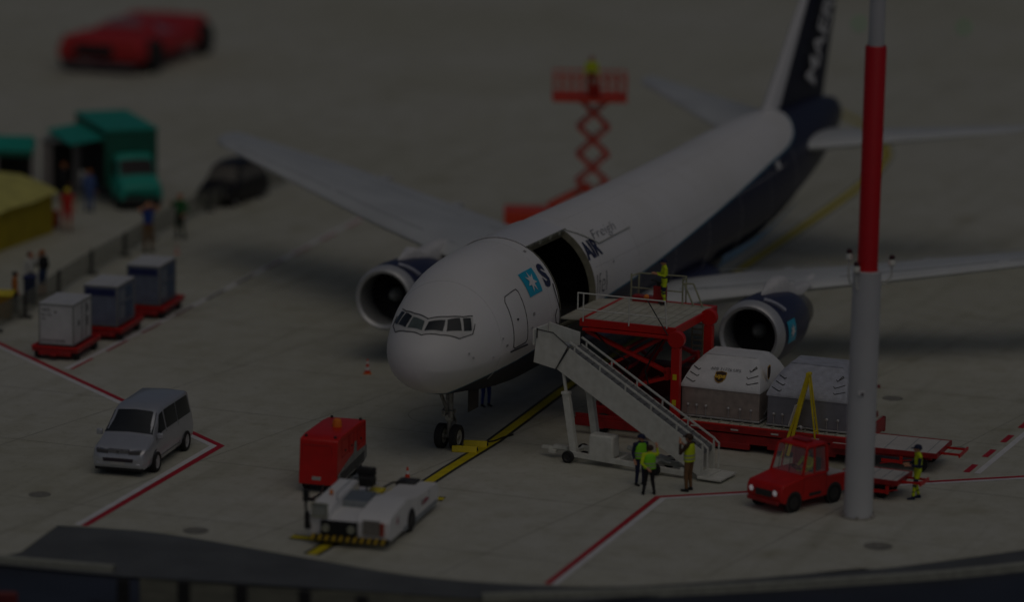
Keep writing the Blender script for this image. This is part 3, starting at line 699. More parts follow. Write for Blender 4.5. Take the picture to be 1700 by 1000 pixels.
b.hexa([(PX0-.9,.1,PZ-.12),(PX0-.01,.1,PZ-.08),(PX0-.01,4.2,PZ-.08),(PX0-.9,4.2,PZ-.12),(PX0-.9,.1,PZ-.07),(PX0-.01,.1,PZ-.0),(PX0-.01,4.2,PZ-.0),(PX0-.9,4.2,PZ-.07)])
b.build('bridge_plate', DECK, ld)
b = MB()
for k in range(9): b.cyl((PX0+.45+k*.38, PY0+.3, PZ+.012), (PX0+.45+k*.38, PY1-.3, PZ+.004), .012, n=6)
b.build('deck_rollers', mat('roller_grey', (.4,.4,.33), .5), ld)
# front railing
b = MB(); y = PY0-.08; T = PZ+1.05
def rail(z0): b.tube([(PX0-.05,y,z0),(PX1-.35,y,z0-.02)], .028, 6)
b.tube([(PX0-.05,y,PZ+.42),(PX0-.05,y,T),(PX1-.45,y,T-.0),(PX1-.36,y,PZ-.0)], .03, 6); rail(PZ+.42)
for x in (PX0+.18, PX0+2.05): b.tube([(x,y,PZ-.05),(x,y,T)], .028, 6)
b.build('front_railing', CREAM, ld)
b = MB(); b.cyl((PX0+2.75,y,T+.02),(PX1-.3,y-.02,PZ-.25), .022, n=6); b.build('stay_rod', DARK, ld)
b = MB(); b.ball((PX0+2.6, PY0+.3, T+.02), .11, 0, 2); b.build('warning_lamp', ORANGE, ld)
# operator station at rear
b = MB(); Y0, Y1 = PY1-.3, PY1+.1
gy = mat('rail_olive', (.36,.37,.24), .5, var=.3, vs=4)
xa, xb = PX0+.45, PX1-1.35
for (xx, yy) in ((xa, Y0), (xa+.28, Y0+.1), (xb, Y0), (xb, Y1)): b.tube([(xx, yy, PZ), (xx, yy, PZ+1.05)], .035, 6)
b.tube([(xa, Y0, PZ+.95), (xa+.3, Y0+.1, PZ+1.08), (xb, Y1, PZ+1.05), (xb+.02, Y0, PZ+.95)], .032, 6)
b.tube([(xa, Y0, PZ+.5), (xb, Y0, PZ+.5)], .028, 6)
for dx in (0, .4): b.tube([(xb+.05+dx, Y0, PZ+.85), (xb+.5+dx*.95, Y0-.1, PZ+.0)], .035, 6)
b.tube([(xb+.05, Y0, PZ+.85), (xb+.45, Y0, PZ+.87)], .035, 6)
b.build('operator_railing', gy, ld)
b = MB(); b.box((xa+1.25, Y0-.1, PZ+.35), (.45,.4,.7)); b.box((xa+.6, Y0-.1, PZ+.12), (.9,.4,.24)); b.build('control_console', RED2, ld, bevel=.02)
b = MB(); b.box((xa+1.25, Y0-.15, PZ+.78), (.2,.2,.16)); b.box((xa+1.25, Y0-.15, PZ+.89), (.62,.4,.05), ry=.12); b.build('console_desk', DARK, ld, bevel=.01)
# scissor arms, posts with round heads
for y in (.25, 3.7):
    b = MB(); b.beam((PX0+.15, y, PZ-.5), (PX1-.5, y, 2.62), .12, .26, upd=(0,1,0)); b.build('scissor_arm', RED, ld, bevel=.01)
    b = MB(); b.beam((PX0+.9, y+.14, 2.5), (PX1-.6, y+.14, PZ-.45), .12, .26, upd=(0,1,0)); b.build('scissor_arm', RED, ld, bevel=.01)
    b = MB(); b.beam((PX1-.5, y, 2.75), (PX1-.42, y, 2.3), .14, .3, upd=(0,1,0)); b.beam((PX1-.42, y, 2.4), (PX0+1.5, y, 1.7), .12, .3, upd=(0,1,0)); b.build('scissor_arm', RED, ld, bevel=.01)
    b = MB(); b.beam((PX0+1.0, y+.14, 2.6), (PX1-.7, y+.14, 1.1), .12, .22, upd=(0,1,0)); b.beam((PX0+.6, y+.3, 1.2), (PX1-.9, y+.3, 2.3), .1, .18, upd=(0,1,0)); b.build('scissor_arm', RED2, ld, bevel=.01)
b = MB()
for z in (2.6, 3.4, 1.7): b.cyl((PX0+1.9,.1,z), (PX0+1.9,4.0,z), .07, n=10)
b.cyl((PX1-.5,.1,2.6), (PX1-.5,4.0,2.6), .07, n=10); b.cyl((-2.6,2,1.0), (-1.2,2,3.6), .12, n=12); b.build('cross_shafts', RED2, ld)
for (x, y, h, z0) in ((.1, -.32, 3.72, .8), (.18, 3.15, 3.95, .8)):
    b = MB(); b.box((x, y, (h+z0)/2), (.34,.3,h-z0)); b.box((x,y,h-.02),(.2,.2,.5)); b.build('guide_post', RED, ld, bevel=.02)
    b = MB(); b.cyl((x, y-.16, h+.32), (x, y+.12, h+.32), .33, n=32); b.build('post_head', RED, ld, bevel=.02)
b = MB(); x = PX1-.55
for xx in (x-.22, x+.22): b.box((xx, 3.9, 2.6), (.05,.05,3.3))
for k in range(14): b.box((x, 3.9, 1.15+k*.22), (.42,.06,.05))
b.build('ladder', gy, ld)
b = MB(); b.span((PX0+.3,.3,.4), (.9,3.6,.95)); b.build('engine_deck', RED2, ld, bevel=.03)
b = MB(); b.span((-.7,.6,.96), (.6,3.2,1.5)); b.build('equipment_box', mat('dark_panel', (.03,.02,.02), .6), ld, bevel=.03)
b = MB(); b.span((-3.7,2.6,.9),(.2,3.5,2.3)); b.build('added_dark_block', mat('dark_red_shade', (.09,.012,.012), .6, var=.3), ld, bevel=.03)  # added block, covers the bright ground behind the scissors with painted darkness
for k, (p, q, r_) in enumerate((((-3.4,.12,3.9),(-1.9,.05,2.9),(-2.6,.1,1.3)), ((-.6,.12,3.9),(-1.3,.1,2.6),(-.9,.1,1.1)), ((-3.2,.4,1.0),(-2.2,.5,2.2),(-1.0,.4,3.6)))):
    b = MB(); b.tube([p, ((p[0]+q[0])/2-.1,q[1],(p[2]+q[2])/2-.1), q, ((r_[0]+q[0])/2,q[1],(r_[2]+q[2])/2), r_], .03, 6); b.build('hydraulic_hose', BLACK, ld)
for x, z in ((.1,1.6),(.1,2.6)):
    b = MB(); b.box((x,-.478,z),(.16,.01,.22)); b.build('warning_label', YEL, ld)
for x in (1.0, 2.6, 4.2, 5.8):
    b = MB(); b.box((x,-.605,.84),(.3,.012,.06)); b.build('reflector_strip', TREADW, ld)
# long chassis / container deck
b = MB(); b.span((-3.9,-.55,.32), (7.2,-.38,.66)); b.span((-3.9,-.5,.66), (.1,-.42,.8)); b.span((.1,-.6,.72), (7.2,-.42,.95)); b.span((-3.9,3.8,.32), (7.2,3.95,.9)); b.span((7.1,-.45,.4), (7.2,3.9,.9))
b.span((.4,-.56,.1),(3.2,-.4,.33)); b.span((3.9,-.56,.2),(6.6,-.4,.4))
b.build('chassis_beam', RED2, ld, bevel=.015)
b = MB(); b.span((.1,-.6,.955), (7.2,-.45,1.0)); b.build('deck_edge', RED, ld)
b = MB(); b.span((.4,-.45,.8), (7.1,3.8,.97)); b.build('container_deck', DECK, ld)
b = MB()
for k in range(16): b.cyl((.6+k*.42, -.3, .985), (.6+k*.42, 3.7, .985), .035, n=8)
b.build('container_rollers', mat('roller_grey', (.4,.4,.33), .5), ld)
for x in (-3.0, 2.2, 3.4, 6.2): 
    for y in (.1, 3.4): wheel('wheel', ld, (x, y, .36), .36, .3, rim=RED2)

# ------------------------------------------------------------------ cargo containers on the loader deck
def ulocal(o, ang, x, y, z=0): return Vector((o.x+x*math.cos(ang)-y*math.sin(ang), o.y+x*math.sin(ang)+y*math.cos(ang), z))
def igloo(x, y, label, lowm, upm, logo):
    o = ulocal(LO, LA, x, y, 1.03); t = thing('cargo_container', label, 'cargo container', o, LA, 'air cargo containers on the loader')
    w_, d_, h1, h2 = 3.12, 3.3, 1.24, 2.16
    b = MB(); b.span((-.03,-.03,0), (w_+.03,d_+.03,.07)); b.build('base_pallet', STEEL, t, bevel=.015)
    b = MB(); b.span((0,0,.07), (w_,d_,h1-.06)); b.build('lower_body', lowm, t, bevel=.03)
    ins = .25; fy = 1.45; b = MB()
    bot = [(0,0),(w_,0),(w_,d_),(0,d_)]; 
    lo = [(-.03,-.03),(w_+.03,-.03),(w_+.03,d_+.03),(-.03,d_+.03)]
    up = [(.38,fy),(w_-.58,fy),(w_-.62,d_-.4),(.3,d_-.4)]
    mid = [(lo[k][0]*.45+up[k][0]*.55+(.06 if k in (1,2) else -.06), lo[k][1]*.45+up[k][1]*.55+(-.06 if k<2 else .05)) for k in range(4)]
    # subdivided rows so that the tarpaulin is slightly uneven
    rnd = random.Random(int(x*10)+3)
    def ring(c, z, jit):
        out = []
        for k in range(4):
            p, q = c[k], c[(k+1) % 4]
            for i in range(8):
                u = i/8; out.append((p[0]*(1-u)+q[0]*u+rnd.uniform(-jit,jit), p[1]*(1-u)+q[1]*u+rnd.uniform(-jit,jit), z+rnd.uniform(-jit,jit)))
        return out
    rws = [ring(lo, h1-.1, 0), ring(lo, h1, .005), ring([(lo[k][0]*.58+mid[k][0]*.42, lo[k][1]*.58+mid[k][1]*.42) for k in range(4)], h1+.26, .012), ring(mid, h1+.56, .016), ring([(mid[k][0]*.45+up[k][0]*.55, mid[k][1]*.45+up[k][1]*.55) for k in range(4)], h2-.16, .014), ring(up, h2-.02, .01), ring([(u[0]*.93+.1, u[1]*.93+.1) for u in up], h2+.03, .008)]
    b.grid(rws, 0, closed=True); b.face(rws[-1]); b.build('tarpaulin', upm, t, smooth=60)
    def onface(u, v):        # u along front 0..1, v up the front slope 0..1
        z = h1+(h2-h1)*v
        if z < h1+.56: k = (z-h1)/.56; xl = lo[0][0]*(1-k)+mid[0][0]*k; xr = lo[1][0]*(1-k)+mid[1][0]*k; yy = lo[0][1]*(1-k)+mid[0][1]*k
        else: k = (z-h1-.56)/(h2-h1-.56); xl = mid[0][0]*(1-k)+up[0][0]*k; xr = mid[1][0]*(1-k)+up[1][0]*k; yy = mid[0][1]*(1-k)+up[0][1]*k
        return Vector((xl+(xr-xl)*u, yy-.035, z+.01))
    for (u, v, dx, dv) in ((.03,.62,.10,-.10),(.03,.42,.12,-.12),(.02,.22,.12,-.12),(.97,.72,-.1,-.12),(.98,.5,-.14,-.13),(.98,.28,-.14,-.10),(.9,.66,.06,.1)):
        p, q = onface(u, v), onface(u+dx, v+dv); m_ = onface(u+dx*1.15, v+dv*.6); s = MB(); s.tube([p, q, m_], .016, 5); s.build('lashing_strap', mat('strap_dark', (.06,.06,.05), .7), t)
    for u in (.09,.2,.32,.61,.76,.9):
        s = MB(); s.tube([(w_*u, -.035, .1), (w_*u, -.04, .42)], .02, 6); s.ball((w_*u, -.05, .46), .065, 0, 2); s.build('tie_down', STEEL, t)
    s = MB(); s.tube([(w_+.04, .5, .25), (w_+.05, 1.5, .6), (w_+.04, 2.6, .95)], .02, 5); s.build('lashing_strap', STEEL, t)
    if logo:
        sh = MB(); gold = MB()
        e1 = (onface(.5,.3)-onface(.4,.3)).normalized(); e2 = (onface(.45,.5)-onface(.45,.1)).normalized(); nn = e1.cross(e2).normalized(); c = onface(.46,.33)
        def shp(k): return [(-.2*k,.22*k),(0,.27*k),(.2*k,.22*k),(.2*k,-.04*k),(.13*k,-.19*k),(0,-.27*k),(-.13*k,-.19*k),(-.2*k,-.04*k)]
        B_ = lambda q, of: [c+e1*x_+e2*y_+nn*of for x_, y_ in q]
        gold.face(B_(shp(1.12), .02)); gold.face(B_(shp(1.12), .02)); gold.build('shield_rim', mat('logo_gold', (.7,.42,.03), .5), t, fix=False)
        sh.face(B_(shp(1.), .03)); sh.build('shield_emblem', mat('logo_brown', (.045,.02,.008), .5), t, fix=False)
        place_text('ups', .3, 'shield_lettering', MATS['logo_gold'], t, c-e1*.2-e2*.06+nn*.04, e1, e2, bold=.012)
        place_text('AMJ 31776 UPS', .19, 'container_lettering', mat('letter_grey', (.12,.12,.12), .6), t, onface(.29,.55)+nn*.02, e1, e2)
        # side shield
        s = MB(); xs = w_-.12; s.face([(w_+.03-.18*0, 1.0+a*.8, h1+.55+bq*.9) for a, bq in shp(1.)]); s.build('shield_emblem', MATS['logo_brown'], t, fix=False)
        s = MB(); s.face([(w_+.02, 1.0+a*.9, h1+.55+bq*1.0) for a, bq in shp(1.1)]); s.build('shield_rim', MATS['logo_gold'], t, fix=False)
    return t
TARPW = mat('tarpaulin_white', (.74,.75,.75), .55, var=.08, vs=2.5, bump=.35)
TARPG = mat('tarpaulin_grey', (.5,.52,.58), .45, var=.2, vs=4, bump=.7)
igloo(.22, .05, 'white topped cargo container with a brown and gold shield emblem, nearer the stairs', STEELW, TARPW, True)
igloo(3.68, .0, 'silver grey cargo container with crumpled cover, behind the red and white mast', mat('blue_aluminium', (.3,.31,.36), .4, metal=.4, var=.15, vs=2), TARPG, False)

# ------------------------------------------------------------------ flat dollies
def flat_dolly(label, o, ang, L, Wd, h=.8):
    t = thing('pallet_dolly', label, 'dolly', (o.x, o.y, 0), ang, 'flat pallet dollies'); 
    b = MB(); b.span((.06,.06,h-.05), (L-.06,Wd-.06,h)); b.build('deck', TREADW, t)
    b = MB()
    for y in (0, Wd-.06): b.span((0,y,h-.17), (L,y+.06,h+.02))
    for x in (0, L-.06): b.span((x,.061,h-.17), (x+.06,Wd-.061,h+.02))
    b.span((.2,.4,h-.35), (L-.3,.55,h-.17)); b.span((.2,Wd-.55,h-.35), (L-.3,Wd-.4,h-.17))
    b.build('frame', RED2, t, bevel=.01)
    for k in range(5):
        s_ = MB(); s_.cyl((L*(k+.5)/5,.12,h+.004),(L*(k+.5)/5,Wd-.12,h+.004),.012,n=6); s_.build('deck_seam', GREY, t)
    b = MB(); y = Wd*.3
    b.span((L,Wd*.28,h-.14), (L+.75,Wd*.28+.05,h-.06)); b.span((L,Wd*.68,h-.14), (L+.75,Wd*.68+.05,h-.06)); b.span((L+.7,Wd*.2,h-.16), (L+.76,Wd*.78,h-.04)); b.build('coupling_frame', RED, t)
    for x in (.9, L-.7):
        for yy in (.35, Wd-.35): wheel('wheel', t, (x, yy, .26), .26, .18, rim=DARK)
    b = MB()
    b.box((L*.45+.5,.0,h-.42),(.7,.05,.12)); b.box((L*.45+.9,.0,h-.35),(.12,.05,.3))
    b.beam((L*.45+.1,.0,h-.55),(L*.45+1.3,.0,h-.3), .03,.03); b.build('brake_gear', RED, t)
    return t
o = G(1395, 742, .8); flat_dolly('longer flat white-decked dolly with red edges, behind the worker in the blue cap', G(1378,737,.8), R(-20), 4.1, 2.35)
flat_dolly('smaller flat white-decked dolly with red edges, hitched behind the red tug', G(1388,788,.75), R(-24), 2.35, 1.7, .75)

# ------------------------------------------------------------------ mast
pO = G(1424, 858)
ms = thing('floodlight_mast', 'tall round mast, white below and bright red above, standing beside the red tug', 'mast', (pO.x, pO.y, 0))
b = MB(); b.lathe([(0,.515),(8.9,.5),(8.92,.36)], (0,0,0), (0,0,1), 48); b.build('lower_tube', mat('mast_white', (.62,.63,.64), .45, var=.06, vs=.6), ms)
b = MB(); b.lathe([(8.86,.40),(9.0,.36),(16.8,.375),(16.86,.34)], (0,0,0), (0,0,1), 48); b.build('red_tube', mat('mast_red', (.62,.006,.012), .35, var=.04), ms)
b = MB(); b.lathe([(16.8,.28),(26,.27)], (0,0,0), (0,0,1), 32); b.build('upper_tube', MATS['mast_white'], ms)
b = MB()
for k in range(6):
    a = k*math.pi/3+.4; b.cyl((.58*math.cos(a),.58*math.sin(a),0),(.58*math.cos(a),.58*math.sin(a),.12),.05,n=8)
b.lathe([(0,.62),(.04,.62),(.05,.52)], (0,0,0), (0,0,1), 32)
b.build('base_flange', mat('flange_grey', (.4,.38,.34), .6, var=.3), ms)
for (x, y, z, z0) in ((-.64,.1,9.35,8.4), (-.42,-.42,9.0,8.35), (.84,-.1,9.2,8.5)):
    b = MB(); k = Vector((x, y, 0)).normalized()*.5
    b.tube([(k.x,k.y,z0-.05), (k.x+(x-k.x)*.5, k.y+(y-k.y)*.5, z0-.02), (x,y,z0+.25), (x,y,z-.1)], .035, 8)
    b.lathe([(0,.06),(.06,.13),(.22,.12),(.26,.09)], (x,y,z-.12), (0,0,1), 14); br = b.build('lamp_bracket', CREAM, ms)
    b = MB(); b.ball((x,y,z+.2), .115, 0, 2); b.build('obstacle_lamp', mat('lamp_maroon', (.05,.008,.012), .2), br)
b = MB(); b.box((-.1,-.52,4.6), (.22,.03,.16)); b.build('socket_plate', mat('plate_white', (.8,.8,.8), .4), ms)
b = MB(); b.box((-.06,-.545,4.58), (.09,.02,.09)); b.build('socket', mat('socket_dark', (.04,.02,.03), .4), ms)
b = MB(); b.box((.56,.0,4.75), (.1,.1,.1)); b.box((.55,.0,3.75), (.06,.06,.22)); b.build('side_socket', mat('socket_red', (.25,.02,.02), .5), ms)

# ------------------------------------------------------------------ red tug
rp = G(1310, 855); RA = R(-136)
tg = thing('baggage_tug', 'red baggage tug with cab, yellow-clad driver and lit headlights', 'tug', G(1318,842), RA, s=1.13)
# local x forward, y left ; width 1.5
tg.location = G(1322, 836); W2 = .74
b = MB()
prof = [(1.5,.38),(1.56,.5),(1.55,.78),(1.45,.93),(.62,1.06),(.5,1.1),(-.62,1.1),(-.62,.93),(-1.55,.93),(-1.58,.35),(-1.3,.3),(1.3,.3)]
b.extr([(x,-W2,z) for x, z in prof], (0, 2*W2, 0)); body = b.build('body', RED, tg, bevel=.05, seg=3)
for x in (.95, -.95):
    for sg in (-1, 1): b = MB(); b.lathe([(0,.36),(.02,.36)], (x, sg*(W2-.01), .33), (0,sg,0), 24, caps=True); b.build('wheel_arch', DARK, body)
b = MB(); b.hexa([(-.66,-.66,1.96),(.26,-.62,1.93),(.26,.62,1.93),(-.66,.66,1.96),(-.62,-.62,2.04),(.2,-.56,2.02),(.2,.56,2.02),(-.62,.62,2.04)]); b.build('cab_roof', RED, tg, bevel=.03)
b = MB(); b.box((-.2,0,2.06), (.3,.62,.05)); b.build('roof_hatch', RED2, tg, bevel=.01)
b = MB()
for sg in (-1, 1):
    b.beam((.5,sg*.68,1.08), (.24,sg*.6,1.95), .07, .07, upd=(0,1,0)); b.beam((-.62,sg*.7,1.08), (-.62,sg*.63,1.95), .09, .09, upd=(0,1,0)); b.beam((-.02,sg*.7,1.08), (-.08,sg*.62,1.95), .05, .05, upd=(0,1,0))
b.build('cab_pillars', RED, tg, bevel=.008)
b = MB(); b.span((-.66,-.68,1.1), (-.6,.68,1.95)); b.build('cab_back', RED, tg)
clr = mat('clear_glass', (.6,.65,.66), .05, var=.02, alpha=.22, spec=.6)
b = MB(); b.face([(.5,-.62,1.12),(.5,.62,1.12),(.27,.56,1.92),(.27,-.56,1.92)]); b.build('windscreen', clr, tg)
b = MB(); b.tube([(.52,.1,1.14),(.4,.05,1.55)], .012, 4); b.tube([(.52,-.35,1.14),(.4,-.4,1.5)], .012, 4); b.build('wiper', BLACK, tg)
for sg in (-1, 1):
    b = MB(); b.face([(.44,sg*.69,1.12),(-.56,sg*.7,1.12),(-.56,sg*.63,1.9),(.2,sg*.6,1.9)]); b.build('side_window', clr, tg)
b = MB(); b.lathe([(0,.17),(.02,.19),(.04,.17)], (.3,.2,1.25), (-.6,0,.8), 16); b.build('steering_wheel', BLACK, tg)
b = MB(); b.span((-.55,-.1,.95), (-.1,.5,1.12)); b.span((-.58,-.1,1.12), (-.46,.5,1.5)); b.build('seat', BLACK, tg, bevel=.04)
for sg in (-1, 1):
    b = MB(); b.lathe([(0,.115),(.05,.12),(.07,.1),(.05,.09)], (1.54, sg*.5, .68), (1,0,0), 20); hb = b.build('headlight', RED2, tg)
    b = MB(); b.lathe([(.045,.095),(.06,.06),(.065,.001)], (1.55, sg*.5, .68), (1,0,0), 16); b.build('lit_lens', mat('lit_lamp', (1.,.97,1.), .3, var=0, emis=.75), hb)
b = MB(); b.span((1.55,-.35,.5), (1.57,.35,.72)); b.build('grille', DARK, tg)
b = MB(); b.span((1.55,-.66,.3), (1.62,.66,.42)); b.build('bumper', RED2, tg, bevel=.02)
for z, y in ((1.02, .9),): 
    b = MB(); b.span((-1.5,-.7,.935), (-.7,.7,.95)); b.build('rear_deck', TREADW, tg)
b = MB(); b.span((-.3,.75,.42), (.25,.76,.52)); b.build('side_vent', DARK, tg)
b = MB(); b.tube([(.55,.76,.5),(.5,.755,1.05),(-.55,.755,1.05),(-.55,.76,.5)], .008, 4); b.build('door_seam', RED2, tg)
for x in (.95, -.95):
    for sg in (-1, 1): wheel('wheel', tg, (x, sg*(W2-.1), .31), .31, .22, rim=mat('rim_black', (.03,.03,.03), .5))

# ------------------------------------------------------------------ yellow folding ladder
yo = G(1338, 762); ya = R(-24)
yl_ = thing('folding_ladder', 'yellow A-shaped folding ladder with holed rails, standing between tug and grey container', 'ladder', yo, ya)
b = MB()
for yy in (-.22, .22):
    b.beam((-.85,yy*1.25,0), (.0,yy*.5,3.25), .16, .1, upd=(1,0,0))
b.beam((-.62,-.3,.1), (.0,-.1,3.2), .06,.12, upd=(1,0,0))
for k in range(11):
    t = .08+k*.08; p = Vector((-.85,-.22,0)).lerp(Vector((0,-.11,3.25)), t); q = Vector((-.85,.22,0)).lerp(Vector((0,.11,3.25)), t); b.beam(p, q, .07, .08)
b.build('climbing_frame', YEL, yl_, bevel=.005)
b = MB(); b.beam((.52,-.2,0), (.03,-.08,3.22), .09, .05, upd=(1,0,0)); b.beam((.52,.2,0), (.03,.08,3.22), .09, .05, upd=(1,0,0)); b.beam((.35,-.16,1.1),(.35,.16,1.1),.05,.05); b.build('support_frame', YEL, yl_, bevel=.005)
b = MB(); b.box((0,0,3.27), (.16,.3,.12)); b.build('top_hinge', YEL, yl_, bevel=.02)
b = MB(); b.beam((-.56,-.36,1.3), (-.34,-.3,2.1), .34,.04, upd=(1,0,0)); b.build('white_sleeve', TREADW, yl_)
b = MB(); b.lathe([(0,.05),(.1,.1),(.2,.05)], (-.15,-.25,1.25), (0,-1,0), 12); b.build('pulley', STEEL, yl_)

# ------------------------------------------------------------------ chocks, cable, cones
for px, py, L, an in ((771, 751, .95, -6), (789, 742, .9, -6)):
    p = G(px, py); c = thing('wheel_chock', ('front' if py > 745 else 'rear')+'most yellow chock bar beside the nose wheels', 'wheel chock', p, R(an), 'yellow wheel chocks')
    b = MB(); b.extr([(-L/2,-.13,0),(-L/2,.13,0),(-L/2,.06,.24),(-L/2,-.06,.24)], (L,0,0)); b.build('chock_block', YEL, c, bevel=.03)
    b = MB(); b.lathe([(0,.06),(.04,.07),(.06,.05)], (L/2-.02,0,.12), (1,0,0), 12); b.build('rope_eye', DARK, c)
def tubething(name, pts, r, m, label, cat):
    b = MB(); b.tube(pts, r, 6); return tag(b.build(name, m), label, cat)
pts = [G(795,733,.1), G(805,735,.03), G(820,733,.03), G(835,727,.03), G(852,722,.04)]
tubething('ground_cable', pts, .035, BLACK, 'thin black cable lying beside the yellow taxi line at the nose gear', 'cable')
def cone(px, py, h, label, group=None):
    c = thing('traffic_cone', label, 'traffic cone', G(px, py), 0, 'red and white traffic cones'); s = h/.75
    b = MB(); b.span((-.2*s,-.2*s,0), (.2*s,.2*s,.04*s)); b.build('base', ORANGE, c, bevel=.01)
    b = MB(); st_ = [(0.04,.15),(.2,.125),(.2,.125),(.36,.095),(.52,.065),(.64,.045),(.75,.03),(.76,.001)]
    b.lathe([(a*s, q*s) for a, q in st_], (0,0,0), (0,0,1), 20, [0,0,1,0,1,0,0]); b.build('cone_body', [REDO, LWH], c)
cone(610, 621, .62, 'red and white striped cone left of the aircraft nose')
cone(676, 812, .8, 'red and white striped cone behind the white aircraft tractor')
cone(294, 421, .42, 'small orange cone near the man in brown trousers')

# ------------------------------------------------------------------ ground power unit
gA = yaw(G(612,764), G(556,808)); gO = G(557, 822)
gp = thing('ground_power_unit', 'box-shaped red ground power unit with orange beacon and grey side panels', 'power unit', gO, gA, s=1.1)
# local x forward (to camera), y left(+)= screen right?  box width extends to -y
def gx(x, y, z): return (x, y, z)
hw, L = 1.22, 3.3
b = MB()
pr = [(.05,.28),(-.06,1.75),(-.12,1.8),(-.6,1.86),(-2.5,1.86),(-3.2,1.8),(-3.25,.55),(-2.9,.42),(-.4,.28)]
b.extr([(x, .04, z) for x, z in pr], (0, -hw-.08, 0)); b.build('housing', RED, gp, bevel=.04, seg=3)
b = MB(); b.extr([(-.12,.045,.3),(-.06,.045,.62),(-1.2,.045,.9),(-1.8,.045,1.0),(-1.9,.045,1.35),(-2.05,.045,1.35),(-2.1,.045,.95),(-3.2,.045,.95),(-3.22,.045,.55),(-2.9,.045,.42)], (0,.025,0)); b.build('side_panel', mat('panel_grey', (.26,.27,.26), .5, var=.3, vs=5), gp)
b = MB()
for k in range(5): b.beam((-.3,.08,.38+k*.06), (-2.9,.08,.5+k*.07), .02, .02)
b.build('side_louvres', DARK, gp)
b = MB(); b.lathe([(0,.16),(.12,.16),(.24,.13),(.28,.05),(.28,.001)], (-1.7,-.5,1.86), (0,0,1), 18); b.build('beacon', ORANGE, gp)
for (x, y) in ((-.25,-.1),(-.25,-1.1),(-3.0,-.1),(-3.0,-1.1)):
    b = MB(); b.lathe([(0,.05),(.06,.05),(.07,.02)], (x,y,1.83), (0,0,1), 10); b.build('lifting_eye', DARK, gp)
for x in (-.55, -2.7):
    for y in (-.1, -hw+.05): wheel('wheel', gp, (x, y, .26), .26, .18, rim=DARK)
b = MB(); b.span((-.1,-1.1,.2),(-3.1,-.1,.4)); b.build('underframe', DARK, gp)
for x0_, x1_ in ((-.5,-1.25),(-1.35,-1.8),(-2.2,-3.0)):
    b = MB(); b.tube([(x0_,.045,1.12),(x1_,.045,1.18),(x1_,.045,1.7),(x0_,.045,1.7),(x0_,.045,1.12)], .009, 4); b.build('door_seam', RED2, gp)
    b = MB(); b.box(((x0_+x1_)/2,.06,1.3),(.1,.03,.05)); b.build('door_handle', DARK, gp)
b = MB(); b.tube([(-.0,-.15,.62),(-.04,-.15,1.6),(-.04,-1.15,1.6),(-.0,-1.15,.62),(-.0,-.15,.62)], .008, 4); b.build('front_seam', RED2, gp)
b = MB(); b.box((.03,-.65,.5),(.02,.3,.12)); b.build('data_plate', mat('plate_grey2', (.45,.45,.42), .5), gp)
b = MB(); b.tube([(.0,-.4,.3),(.5,-.35,.12),(.95,-.5,.06)], .035, 6); b.box((1.0,-.52,.07),(.14,.25,.06)); b.build('tow_bar', DARK, gp)

# ------------------------------------------------------------------ aircraft tow tractor
tA = yaw(G(716,836), G(640,902)); tO = G(577, 910)
tr = thing('aircraft_tractor', 'low white towbarless aircraft tractor with striped bumper and open middle', 'tow tractor', tO, tA)
TW = 1.45  # half width. x forward 0 = front, back -6
def tb(): return MB()
# axis: x fwd, y: + to left of travel (screen right)
b = tb()
b.extr([(-.05,.25,.35),(-.05,.25,.95),(-.35,.25,1.12),(-2.2,.25,1.3),(-3.3,.25,1.1),(-5.9,.25,.98),(-6.2,.25,.7),(-6.1,.25,.25),(-.3,.25,.25)], (0,TW-.25,0))
b.build('right_body', WHITE, tr, bevel=.05, seg=3)
b = tb(); b.extr([(-.1,-1.45,.35),(-.1,-1.45,1.0),(-.3,-1.45,1.15),(-1.0,-1.45,1.33),(-3.6,-1.45,1.45),(-3.75,-1.45,.9),(-6.0,-1.45,.8),(-6.1,-1.45,.25),(-.3,-1.45,.25)], (0,.72,0))
b.build('left_body', WHITE, tr, bevel=.05, seg=3)
b = tb(); b.extr([(.0,-.9,.3),(.0,-.9,.85),(-.6,-.9,.98),(-1.7,-.9,.98),(-1.7,-.9,.3)], (0,1.15,0)); b.build('nose_hood', WHITE, tr, bevel=.04)
b = tb(); b.span((-1.75,-.88,.5),(-3.1,.24,1.18)); b.build('control_cabinet', mat('cabinet_grey', (.3,.33,.34), .5), tr, bevel=.02)
b = tb(); b.box((-2.3,-.35,.95),(1.0,1.0,.6), ry=.1); b.build('operator_well', mat('well_blue_grey', (.16,.19,.22), .5), tr)
b = tb(); b.box((-3.9,-.62,1.35),(.5,.75,.34)); b.box((-4.1,-.62,1.65),(.28,.7,.3)); b.build('operator_seat', BLACK, tr, bevel=.06)
b = tb(); b.box((-3.7,.0,.62),(1.0,1.5,.3)); b.build('cradle_floor', GREY, tr, bevel=.02)
b = tb(); b.box((-3.9,-.25,.95),(1.2,.5,.1)); b.box((-4.4,.2,.85),(.9,.25,.12)); b.build('cradle_arm', YEL, tr, bevel=.02)
b = tb(); b.box((-5.5,.5,1.0),(.75,.7,.16)); b.build('cradle_pad', DARK, tr, bevel=.03)
b = tb(); b.span((.0,-.95,.42),(.1,.35,.92)); fg = b.build('front_grille', mat('grille_black', (.012,.012,.014), .5), tr, bevel=.02)
for y in (-.75, .15):
    b = tb(); b.lathe([(0,.13),(.04,.14),(.06,.11),(.03,.09),(.03,.001)], (.1,y,.66), (1,0,0), 18); b.build('headlight', mat('lamp_pale', (.35,.36,.28), .15), tr)
b = tb(); b.span((-.06,.52,.48),(.0,1.14,1.0)); b.build('side_grille', mat('grille_grey', (.2,.18,.15), .6), tr)
b = tb()
for k in range(7): b.span((-.0,.55+k*.085,.5),(.02,.575+k*.085,.98))
b.build('grille_bars', mat('bar_grey', (.33,.32,.3), .5), tr)
